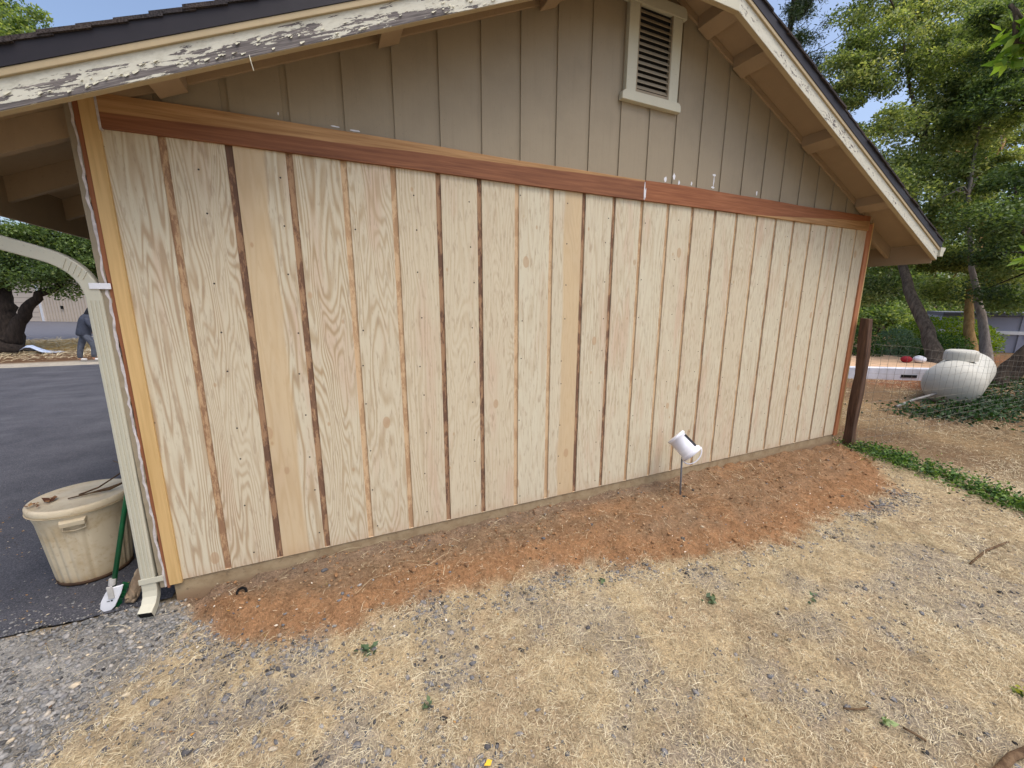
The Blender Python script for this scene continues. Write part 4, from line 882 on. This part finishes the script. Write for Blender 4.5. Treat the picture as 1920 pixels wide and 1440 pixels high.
# grey fence or shed far right
shed = empty('shed', (26, 2, -.17), 'long grey blue shed behind the trees at the far right', 'shed')
M_SHED = mat_paint('grey_blue_panel', sr(150, 152, 168), .7, .3)
q0, q1 = Vector((24.5, 5.2, 0)), Vector((29.0, -3.0, 0)); dv2 = (q1 - q0).normalized(); nv = Vector((-dv2.y, dv2.x, 0)); nv = nv if nv.x > 0 else -nv
m = MB(); slab(m, q0, q1, 3.0, -.2, 1.25)
m.build('wall', M_SHED, shed)
m = MB(); slab(m, q0 - nv * .1, q1 - nv * .1, 3.3, 1.26, 1.40); m.build('roof', mat_plain('grey_roof', sr(96, 98, 108), .7), shed)
for k in range(5):
    m = MB(); a = q0 + dv2 * (.4 + 1.8 * k); slab(m, a - nv * .05, a + dv2 * .1 - nv * .05, .04, -.2, 1.25); m.build('post', M_SHED, shed)
m = MB(); slab(m, q0 - nv * .07, q1 - nv * .07, .05, .55, .68); m.build('rail', M_WHITE, shed)

# ------------------------------------------------------------------ trees and hedges
M_BARK = mat_bark('oak_bark', sr(62, 54, 46), sr(112, 100, 86)); M_BARKY = mat_bark('yellow_bark', sr(128, 100, 62), sr(172, 140, 94)); M_BARKD = mat_bark('dark_bark', sr(36, 31, 27), sr(70, 60, 50)); M_BARKG = mat_bark('grey_bark', sr(112, 102, 94), sr(156, 146, 136))  # M_BARKY is a yellowish bark colour
M_OAK = mat_leaf('oak_leaf', [sr(62, 80, 46), sr(98, 116, 68), sr(132, 148, 90), sr(166, 176, 116), sr(208, 208, 152)], .5)
M_OAKD = mat_leaf('dark_oak_leaf', [sr(50, 68, 40), sr(82, 104, 58), sr(114, 134, 78), sr(152, 166, 104)], .45)
M_OAKF = mat_leaf('far_leaf', [sr(72, 94, 58), sr(104, 128, 74), sr(136, 154, 92), sr(172, 180, 116)], .5)
M_PINE = mat_leaf('pine_needle', [sr(28, 44, 26), sr(54, 76, 42), sr(80, 98, 56)], .15)
M_BRI = mat_leaf('bright_leaf', [sr(84, 122, 40), sr(128, 160, 62), sr(168, 190, 92)], .4)
def jit(p0, p1, n, amp, r): return [Vector(p0).lerp(Vector(p1), i / n) + Vector(r.normal(0, amp, 3)) * (0 if i in (0,) else 1) for i in range(n + 1)]
def tree(name, base, trunks, blobs, nleaf, size, leafmat, label, seed, cat='tree', group=None, clump=.55, nclump=60, limbs=14, wid=.5, flatclump=.6, bark=None):
    r = np.random.default_rng(seed); base = Vector(base); T = empty(name, base, label, cat, group)
    m = MB()
    for pts, r0, r1 in trunks:
        n = len(pts); fine = []
        for i in range(n - 1):
            for k in range(4): fine.append(Vector(pts[i]).lerp(Vector(pts[i + 1]), k / 4) + Vector(r.normal(0, r0 * .08, 3)))
        fine.append(Vector(pts[-1])); nf = len(fine)
        rad = [(r0 + (r1 - r0) * (i / (nf - 1)) ** .8) * (1 + .35 * max(0, 1 - i / 3)) for i in range(nf)]; m.tube(fine, rad, 12)
    tops = [Vector(pts[-1]) for pts, _, _ in trunks]; mids = [Vector(p) for pts, _, _ in trunks for p in pts[max(1, len(pts) // 2):]]
    C = []; vol = np.array([b[3] * b[4] * b[5] for b in blobs]) ** .6; vol /= vol.sum()
    for bi in r.choice(len(blobs), nclump, p=vol):
        bx, by, bz, rx, ry, rz = blobs[bi]; v = r.normal(0, 1, 3); v /= np.linalg.norm(v); q = r.random() ** .45; C.append((bx + v[0] * rx * q, by + v[1] * ry * q, bz + v[2] * rz * q))
    C = np.array(C)
    for i in r.choice(len(C), min(limbs, len(C)), replace=False):
        e_ = Vector(C[i]); s_ = min(mids + tops, key=lambda p: (p - e_).length + .5 * max(0, p.z - e_.z)); mid = s_.lerp(e_, .5) + Vector((r.normal(0, .25), r.normal(0, .25), .3)); r0 = max(.02, .018 * (e_ - s_).length)
        m.tube([s_, s_.lerp(mid, .5) + Vector((0, 0, .12)), mid, mid.lerp(e_, .5), e_], [r0 * 1.5, r0 * 1.2, r0, r0 * .7, r0 * .3], 6)
    m.build('trunk', bark or M_BARK, T, smooth=True)
    per = r.multinomial(nleaf, np.clip(r.gamma(3, 1, len(C)), .2, None) / np.clip(r.gamma(3, 1, len(C)), .2, None).sum() if False else np.full(len(C), 1 / len(C)))
    P = np.repeat(C, per, 0); cr = clump * np.repeat(r.uniform(.6, 1.4, len(C)), per); v = r.normal(0, 1, (len(P), 3)); v /= np.linalg.norm(v, axis=1)[:, None]; P = P + v * (cr * r.random(len(P)) ** .5)[:, None] * np.array([1, 1, flatclump])
    V, Fq = leaves(P, size, seed + 1, 0, wid, .15); tint = np.clip(np.repeat(r.normal(.45, .14, len(C)), per) + r.normal(0, .2, len(P)), 0, 1)
    mesh_np('crown', V, Fq, leafmat, {'rnd': ('FACE', 'FLOAT', tint)}, T); return T
# leaning oak whose crown fills the middle right of the sky
tree('oak_tree', (16.6, 2.3, -.17), [([(16.7, 2.3, -.25), (17.05, 2.9, 1.0), (17.5, 3.7, 2.2), (17.9, 4.2, 3.2), (18.2, 4.3, 5.0), (18.9, 4.6, 7.0), (18.9, 5.3, 9.0), (18.8, 5.7, 10.6)], .20, .02)],
     [(17.55, 5.69, 9.52, 1.3, 1.1, 1.2), (19.36, 5.78, 11.05, 1.5, 1.2, 1.1), (17.51, 5.18, 7.15, 1.1, 1.0, 1.0), (19.39, 5.17, 8.42, 1.3, 1, 1.0), (16.78, 4.47, 4.99, 1.0, .9, .9), (18.66, 4.13, 4.79, 1.2, 1, .8), (18.33, 4.55, 3.49, 1.3, 1, .55), (18.20, 4.90, 2.28, 1.0, .9, .5), (17.63, 4.22, 4.07, .8, .8, .5), (19.0, 4.28, 6.14, 1, .9, .9), (19.61, 4.38, 7.83, 1, .9, .9), (19.28, 4.91, 9.52, 1, .9, .9), (16.62, 5.29, 5.80, .6, .6, .7), (17.28, 6.17, 8.59, .8, .8, .9), (18.0, 6.47, 11.4, 1, .9, 1), (18.03, 4.64, 5.8, .9, .8, .8)], 76000, .105, M_OAK, 'oak with a grey leaning trunk rising past the garage eave', 11, clump=.55, nclump=190, group='trees beyond the wire fence')
tree('oak_tree', (20.2, 2.75, -.17), [([(20.2, 2.75, -.25), (20.5, 3.1, .9), (20.9, 3.4, 2.0), (21.2, 3.5, 3.4), (22.2, 4.0, 6.0), (22.9, 5.0, 9.5)], .17, .03)],
     [(23.09, 5.82, 11.31, 1.8, 1.4, 1.3), (24.80, 5.26, 12.29, 1.7, 1.4, 1.3), (22.78, 5.13, 7.60, 1.3, 1.2, 1.1), (25.07, 4.83, 8.40, 1.6, 1.2, 1.4), (22.01, 4.29, 4.76, 1.4, 1.2, .8), (23.93, 3.78, 3.89, 1.5, 1.2, .8), (21.99, 4.31, 2.32, 1.4, 1.1, .5), (24.52, 3.59, 1.9, 1.6, 1.2, .5)], 60000, .12, M_OAK, 'slim tree with a yellowish trunk behind the tank', 12, clump=.66, nclump=130, bark=M_BARKY, group='trees beyond the wire fence')
tree('oak_tree', (18.3, 1.85, -.17), [([(18.3, 1.85, -.25), (18.5, 2.15, .9), (18.7, 2.5, 1.9), (18.4, 2.7, 2.8), (18.7, 3.2, 5.0), (19.3, 3.5, 7.0)], .14, .03)],
     [(18.62, 3.64, 4.53, 1.0, .9, .7), (19.56, 3.36, 5.65, 1.0, .9, .9), (19.38, 3.43, 3.10, 1.2, .9, .5), (20.15, 2.77, 2.75, 1.1, .9, .55), (19.87, 3.99, 8.63, 1.0, .9, 1.0), (19.3, 3.5, 7.1, .8, .8, .8)], 44000, .105, M_OAK, 'tree with a pale grey trunk just right of the yellowish one', 13, clump=.5, nclump=70, bark=M_BARKG, group='trees beyond the wire fence')
tree('oak_tree', (15.0, .8, -.17), [([(15.0, .8, -.3), (15.35, .72, .3), (15.9, .55, .9), (16.8, .5, 1.5), (17.5, .9, 2.4), (18.1, 1.8, 4.8), (18.3, 2.3, 7)], .15, .03), ([(16.2, .95, -.3), (16.6, .8, .25), (17.2, .6, .8), (18.0, .3, 1.6)], .13, .07)],
     [(18.29, 2.66, 7.48, 1.1, .9, 1.1), (18.23, 2.17, 5.19, 1.0, .9, .9), (16.89, 1.91, 3.80, .9, .8, .6), (17.45, 1.45, 2.84, 1.0, .8, .7), (17.76, 1.65, 1.89, .9, .8, .35), (18.71, 2.89, 9.34, 1.2, 1, .9), (18.2, 1.0, 6.2, 1.2, 1, 1.2)], 46000, .095, M_OAKD, 'dark oak with crooked twin trunks leaning away at the right edge', 14, clump=.5, nclump=80, bark=M_BARKD, group='trees beyond the wire fence')
# taller growth farther back
for k, (bx, by, w_, bl, lab) in enumerate([
    (33.3, 11.1, 3.2, [(33.3, 11.1, .7, 3, 3, 1.4), (35.8, 13.0, 4.2, 3, 3, 2)], 'pale green tree far behind the hedge, nearest the garage corner'),
    (37.6, 11.7, 3.5, [(37.6, 11.7, 1.6, 3.5, 3, 2.0), (42.3, 12.4, 4.6, 4, 3, 2.6)], 'broad far tree seen between the leaning and yellowish trunks'),
    (45.5, 10.0, 4, [(43.8, 10.9, .9, 4, 3, 1.6), (47.5, 9.3, 1.3, 4, 3, 1.6), (50.1, 11.3, 5.5, 4, 3, 2.6), (46, 8, 4.5, 4, 3, 2.2)], 'tall green tree far back behind the grey shed')]):
    tree('broadleaf_tree', (bx, by, -.17), [([(bx, by, -.25), (bx + .3, by + .2, 1.6), (bx + .8, by + .3, 4)], .25, .1)], bl, 20000, .22, M_OAKF, lab, 40 + k, clump=1.1, nclump=56, group='distant trees on the right')
# near branch with big fresh leaves, from a tree standing outside the frame
T = tree('bay_tree', (9.3, -2.9, -.17), [([(9.3, -2.9, -.3), (9.35, -2.8, 1.5), (9.3, -2.6, 3.2), (9.2, -2.4, 5.2)], .12, .06), ([(9.3, -2.6, 3.2), (8.8, -1.8, 4.0), (8.35, -1.1, 4.45), (7.95, -.62, 4.6)], .03, .008), ([(9.35, -2.8, 1.5), (8.9, -2.0, 2.1), (8.3, -1.3, 2.5), (7.95, -1.03, 2.55)], .025, .006)],
         [(8.02, -.68, 4.62, .22, .2, .22), (8.3, -.95, 4.55, .2, .2, .15), (7.98, -1.06, 2.6, .13, .1, .08), (8.0, -1.1, 2.28, .06, .06, .08)], 520, .17, M_BRI, 'bright green leafy boughs of a tree reaching in at the right edge', 21, clump=.16, nclump=16, limbs=4, wid=.36)
# pine behind the garage roof
pine = empty('pine_tree', (19.6, 10.2, -.17), 'thin pine with drooping bare twigs showing over the garage roof', 'tree')
m = MB(); r = np.random.default_rng(5); tops = []
m.tube([(19.6, 10.2, -.3), (19.8, 10.3, 6), (19.7, 10.2, 11), (19.8, 10.2, 16)], [.28, .22, .15, .05], 10)
NP = []
for k in range(26):
    z = r.uniform(10.5, 15.5); an = r.uniform(-2.6, .9); L_ = r.uniform(1.0, 2.6) * (1 - (z - 10) / 12); e_ = Vector((19.75 + math.cos(an) * L_, 10.2 + math.sin(an) * L_, z - .15 * L_ + r.normal(0, .2)))
    s_ = Vector((19.75, 10.2, z)); md = s_.lerp(e_, .55) + Vector((0, 0, -.25)); m.tube([s_, md, e_, e_ + Vector((.1, 0, .15))], [.04, .025, .012, .006], 5)
    for j in range(4):
        p = s_.lerp(e_, r.uniform(.45, 1.05)) + Vector(r.normal(0, .12, 3)); NP += [tuple(p + Vector(r.normal(0, .14, 3))) for _ in range(170)]
for k in range(9):
    z = r.uniform(9.6, 12.2); s_ = Vector((19.8, 10.2, z)); an = r.uniform(-1.6, -.2); L_ = r.uniform(1.6, 3.0); P = [s_ + Vector((math.cos(an) * L_ * u_, math.sin(an) * L_ * u_, -.9 * u_ + .75 * u_ * u_)) for u_ in np.linspace(0, 1, 7)]; m.tube(P, [.03, .024, .02, .016, .012, .01, .006], 5)
    NP += [tuple(P[-1] + Vector(r.normal(0, .1, 3))) for _ in range(40)]
m.build('trunk', M_BARKD, pine, smooth=True)
V, Fq = leaves(np.array(NP), .15, 3, 0, .2); mesh_np('crown', V, Fq, M_PINE, {'rnd': ('FACE', 'FLOAT', r.random(len(NP)))}, pine)
# hedges on the right
def shrub(name, c, rad, n, size, mat, label, seed, cat='shrub', group=None):
    r = np.random.default_rng(seed); T = empty(name, (c[0], c[1], -.17), label, cat, group); v = r.normal(0, 1, (n, 3)); v /= np.linalg.norm(v, axis=1)[:, None]; k = .72 + .5 * fbm(v[:, 0] * 3 + seed, v[:, 1] * 3 + v[:, 2] * 2, 1.0, seed)
    P = np.array(c) + v * np.array(rad) * (k * r.random(n) ** .22)[:, None]; P = P[P[:, 2] > -.16]; V, Fq = leaves(P, size, seed, 0, .55, .2); mesh_np('foliage', V, Fq, mat, {'rnd': ('FACE', 'FLOAT', np.clip(r.normal(.5, .22, len(P)), 0, 1))}, T)
    m = MB()
    for j in range(5): m.tube([(c[0] + r.normal(0, .05), c[1] + r.normal(0, .05), -.2), (c[0] + r.normal(0, rad[0] * .4), c[1] + r.normal(0, rad[1] * .4), c[2])], [.02, .008], 5)
    m.build('stem', M_BARKD, T)
M_HY = mat_leaf('yellow_green_leaf', [sr(56, 84, 20), sr(104, 132, 28), sr(156, 168, 44)], .4); M_HG = mat_leaf('hedge_leaf', [sr(24, 46, 18), sr(46, 78, 28), sr(74, 108, 40), sr(120, 140, 52)], .3); M_HB = mat_leaf('blue_green_leaf', [sr(70, 98, 72), sr(108, 134, 104), sr(140, 160, 126)], .35)
shrub('shrub', (16.6, 4.35, .35), (.55, .7, .62), 3800, .07, M_HG, 'dark rounded shrub beside the wooden fence post', 31, group='shrubs behind the low wall')
shrub('shrub', (18.0, 3.95, .35), (.7, .6, .62), 4200, .07, M_HB, 'grey green shrub between the dark shrub and the leaning trunk', 32, group='shrubs behind the low wall')
shrub('shrub', (18.9, 3.1, .28), (.7, .8, .55), 3600, .07, M_HG, 'dark shrub half hidden behind the leaning trunk', 33, group='shrubs behind the low wall')
shrub('shrub', (21.6, 4.0, .45), (1.7, 1.5, .85), 9000, .09, M_HY, 'yellow green shrub behind the tank', 34, group='shrubs behind the low wall')
shrub('shrub', (8.0, 1.2, .25), (.3, .6, .55), 1500, .05, M_HG, 'dark weedy shrub in the gap between garage and post', 35)
# big oak on the left
tree('oak_tree', (-10.4, 18.7, -.17), [([(-10.4, 18.7, -.3), (-10.43, 18.9, .77), (-10.42, 19.1, 1.56), (-10.55, 19.3, 2.3), (-10.63, 19.6, 3.5), (-10.5, 20, 6), (-10.3, 20.6, 9)], .50, .14), ([(-10.3, 18.75, .25), (-9.95, 18.72, .95), (-9.55, 18.68, 1.55), (-9.1, 18.6, 2.0), (-8.4, 18.5, 2.4)], .27, .1), ([(-10.7, 18.8, .6), (-11.3, 18.9, 1.8), (-12.0, 19.0, 3.2)], .32, .12)],
     [(-10.02, 19.24, 3.04, 1.2, 1.2, .6), (-9.02, 18.76, 2.95, 1.1, 1.1, .6), (-8.15, 18.53, 2.76, 1.0, 1.0, .6), (-7.33, 18.36, 2.75, 1.0, 1.0, .7), (-9.44, 18.94, 3.91, 1.4, 1.2, .7), (-8.29, 18.98, 3.88, 1.4, 1.2, .7), (-10.98, 19.40, 2.83, 1.2, 1.2, .8), (-6.86, 18.85, 3.74, 1.3, 1.2, .7), (-10.94, 21.1, 8.1, 2.2, 2, 2.2), (-9.0, 20.8, 8.0, 1.8, 2, 2)], 90000, .12, M_OAKD, 'big dark spreading oak with a forked black trunk beyond the driveway', 15, clump=.62, nclump=150, limbs=30, bark=mat_bark('black_bark', sr(30, 26, 24), sr(58, 50, 44)))
tree('broadleaf_tree', (-12.95, 23.6, -.17), [([(-12.95, 23.6, -.3), (-12.9, 23.6, 4), (-11.2, 23.4, 9.5), (-10.3, 23, 12)], .3, .05)], [(-9.6, 22.3, 12.3, 1.1, 1.2, 1.2), (-10.7, 22.8, 13.2, 1.4, 1.4, 1.4), (-11, 23.2, 10.6, 2, 2, 1.8)], 16000, .15, M_OAKF, 'tall pale green tree showing over the left end of the roof', 17, clump=.6, nclump=60, group=None)  # paler leaf colour puts sunlight into this crown
tree('broadleaf_tree', (-26, 36, -.17), [([(-26, 36, -.3), (-26, 36, 3), (-26.2, 36, 6)], .3, .12)], [(-24, 38, 6.4, 4, 3, 2.6), (-29, 38, 6, 4, 3, 2.6)], 14000, .2, M_OAKF, 'pale tree behind the big oak on the left', 16, clump=1.1, nclump=40)

# ------------------------------------------------------------------ far left house
hs = empty('house', (-24, 50, -.17), 'pale tan house with a garage door across the lane behind the big oak', 'house')
M_HS = mat_paint('house_tan', sr(206, 190, 172), .7, .15)
H0, H1 = Vector((-30.5, 55.0, 0)), Vector((-12.0, 42.5, 0)); dv3 = (H1 - H0).normalized(); nv = Vector((-dv3.y, dv3.x, 0)); nv = nv if nv.y > 0 else -nv
m = MB(); slab(m, H0, H1, 8, -.2, 4.6); m.build('wall', M_HS, hs)
m = MB(); hw = H0 + dv3 * 8.6
for k in range(26): a = hw + dv3 * (.36 * k); slab(m, a - nv * .03, a + dv3 * .07 - nv * .03, .031, -.15, 4.6)
m.build('batten', mat_paint('house_batten', sr(188, 172, 152), .7, .15), hs)
m = MB(); slab(m, H0 + dv3 * 3.2 - nv * .06, H0 + dv3 * 7.9 - nv * .06, .05, -.1, 2.7); gd_ = m.build('garage_door', M_HS, hs)
m = MB()
for k in range(6): slab(m, H0 + dv3 * 3.25 - nv * .075, H0 + dv3 * 7.85 - nv * .075, .016, .28 + .45 * k, .31 + .45 * k)
m.build('door_seam', mat_plain('seam_tan', sr(140, 124, 106), .8), gd_)  # darker tan strips mark the door panel joints
m = MB(); slab(m, H0 + dv3 * 8.05 - nv * .08, H0 + dv3 * 8.3 - nv * .08, .08, -.1, 4.5); m.build('corner_trim', M_WHITE, hs)
m = MB(); slab(m, H0 - nv * .8, H1 - nv * .8, 9.5, 4.61, 4.85); m.build('roof', mat_plain('house_roof', sr(92, 86, 82), .9), hs)
m = MB(); a = hw + dv3 * 2.0; slab(m, a - nv * .12, a + dv3 * .22 - nv * .12, .12, 1.05, 1.35); m.build('wall_lamp', M_DARK, hs)
# pale sheet at the oak's foot
m = MB(); V = []
for i in range(7):
    for j in range(5):
        V.append((-9.75 + i * .16 + .03 * j, 18.05 + j * .13 - i * .02, -.14 + .30 * math.exp(-((i - 1.5) / 1.8) ** 2) * (.6 + .4 * math.sin(j + .5)) + .02 * math.sin(i * j)))
m.add(V, [(i * 5 + j, (i + 1) * 5 + j, (i + 1) * 5 + j + 1, i * 5 + j + 1) for i in range(6) for j in range(4)])
o = m.build('plastic_sheet', mat_plain('pale_blue_plastic', sr(178, 190, 212), .35, .06), smooth=True); o.modifiers.new('thick', 'SOLIDIFY').thickness = .01; set_origin(o, (-9.3, 18.2, -.17)); tag(o, 'crumpled pale blue plastic sheet at the foot of the big oak', 'plastic sheet')

# ------------------------------------------------------------------ person
def skin(name, verts, edges, mat, parent, root=0, sub=2):
    me = D.meshes.new(name); me.from_pydata([v[:3] for v in verts], edges, []); o = D.objects.new(name, me); COL.objects.link(o); o.parent = parent
    md = o.modifiers.new('skin', 'SKIN'); md.use_smooth_shade = True
    for i, v in enumerate(verts): sv = me.skin_vertices[0].data[i]; sv.radius = (v[3], v[4] if len(v) > 4 else v[3]); sv.use_root = (i == root)
    s_ = o.modifiers.new('sub', 'SUBSURF'); s_.levels = sub; s_.render_levels = sub; me.materials.append(mat); return o
ps = empty('person', (-6.55, 14.85, -.165), 'person in a dark hooded jacket and grey trousers walking bent forward past the driveway edge', 'person'); ps.rotation_euler = (0, 0, math.radians(12))
# local frame: +x is the walking direction (to the right of the picture), z up
SKN = mat_plain('skin', sr(176, 128, 102), .5, .06)
bv = [(0, 0, .98, .135, .12), (.03, 0, 1.12, .125, .11), (.10, 0, 1.28, .14, .16), (.16, 0, 1.38, .08, .09), (.22, 0, 1.475, .045), (.275, 0, 1.54, .06, .06), (.31, 0, 1.60, .088, .078), (.325, 0, 1.69, .085, .075),
      (-.01, .095, .90, .095), (-.16, .10, .50, .062), (-.24, .10, .11, .042), (-.235, .10, .05, .04), (-.10, .105, .035, .035, .04),
      (.02, -.095, .90, .095), (.20, -.10, .52, .062), (.12, -.10, .13, .042), (.12, -.10, .055, .04), (.26, -.105, .035, .035, .04),
      (.15, .17, 1.35, .048), (.06, .245, 1.12, .046), (.16, .24, .90, .034), (.20, .235, .85, .030),
      (.15, -.17, 1.35, .048), (.22, -.245, 1.13, .046), (.36, -.22, .97, .034), (.40, -.21, .93, .03)]
be = [(0, 1), (1, 2), (2, 3), (3, 4), (4, 5), (5, 6), (6, 7), (0, 8), (8, 9), (9, 10), (10, 11), (11, 12), (0, 13), (13, 14), (14, 15), (15, 16), (16, 17), (3, 18), (18, 19), (19, 20), (20, 21), (3, 22), (22, 23), (23, 24), (24, 25)]
skin('body', bv, be, SKN, ps)
JK = mat_plain('dark_jacket', sr(60, 64, 76), .8, .2, 9); TR = mat_plain('grey_trousers', sr(84, 88, 98), .8, .25, 9)
def garment(name, mat, pts, rad, sq=1.0):
    m = MB(); m.tube(pts, rad, 16, sq=sq); o = m.build(name, mat, smooth=True); o.parent = ps
    sb = o.modifiers.new('sub', 'SUBSURF'); sb.levels = 1; sb.render_levels = 1; return o
garment('jacket', JK, [(-.03, 0, .80), (-.02, 0, .86), (0, 0, 1.0), (.03, 0, 1.12), (.09, 0, 1.27), (.15, 0, 1.38), (.20, 0, 1.47), (.245, 0, 1.53)], [.17, .185, .17, .165, .185, .18, .13, .09], 1.15)
for s_, pts in ((1, [(.14, .15, 1.385), (.13, .205, 1.34), (.06, .25, 1.12), (.11, .247, 1.0), (.16, .242, .90)]), (-1, [(.14, -.15, 1.385), (.16, -.205, 1.34), (.22, -.25, 1.13), (.29, -.235, 1.05), (.36, -.22, .97)])):
    garment('sleeve', JK, pts, [.075, .082, .066, .06, .05])
HM = mat_plain('black_hood', sr(30, 31, 36), .85)
garment('hood', HM, [(.13, 0, 1.44), (.18, 0, 1.50), (.235, 0, 1.58), (.275, 0, 1.66), (.295, 0, 1.735), (.30, 0, 1.775)], [.09, .115, .118, .122, .095, .03])
garment('trousers', TR, [(0, 0, .99), (0, 0, .93), (-.005, 0, .86)], [.165, .175, .14], 1.1)
for pts in ([(0, .08, .92), (-.04, .095, .80), (-.16, .10, .50), (-.215, .10, .24), (-.235, .10, .07)], [(0, -.08, .92), (.05, -.095, .80), (.20, -.10, .52), (.15, -.10, .28), (.12, -.10, .09)]):
    garment('trouser_leg', TR, pts, [.10, .108, .082, .074, .07])
for yy, xx in ((.10, -.24), (-.10, .12)):
    skin('shoe', [(xx, yy, .055, .05, .05), (xx + .08, yy, .045, .048, .042), (xx + .17, yy, .036, .042, .034)], [(0, 1), (1, 2)], mat_plain('white_shoe', sr(205, 202, 198), .6), ps)
    h_ = D.objects
for nm, hx, hy, hz in (('hand', .20, .235, .85), ('hand', .40, -.21, .93)):
    hv = [(hx, hy, hz, .028, .018), (hx + .03, hy, hz - .055, .034, .016)]; he = [(0, 1)]
    for k, (dx, l) in enumerate(((-.024, .06), (-.008, .072), (.008, .075), (.024, .066))):
        i0 = len(hv); hv += [(hx + .035 + dx, hy + .004, hz - .075, .0095), (hx + .05 + dx, hy + .006, hz - .075 - l * .5, .009), (hx + .062 + dx, hy - .004, hz - .075 - l, .0075)]; he += [(1, i0), (i0, i0 + 1), (i0 + 1, i0 + 2)]
    i0 = len(hv); hv += [(hx + .05, hy + .02, hz - .03, .011), (hx + .075, hy + .028, hz - .06, .009)]; he += [(0, i0), (i0, i0 + 1)]
    skin('hand', hv, he, SKN, ps, 0, 1)
def fpart(name, fn):
    m = MB(); fn(m); o = m.build(name, SKN, smooth=True); o.parent = ps
fpart('nose', lambda m: m.tube([(.395, 0, 1.655), (.428, 0, 1.632)], [.012, .016], 8)); fpart('mouth', lambda m: m.tube([(.395, -.02, 1.59), (.402, 0, 1.588), (.395, .02, 1.59)], .006, 6))
for s_ in (-1, 1):
    fpart('eye', lambda m: m.lathe([(.001, -.012), (.012, 0), (.001, .012)], (.388, .03 * s_, 1.672), 10)); fpart('ear', lambda m: m.lathe([(.001, -.01), (.026, 0), (.001, .01)], (.315, .08 * s_, 1.65), 10, axis=(0, 1, 0)))
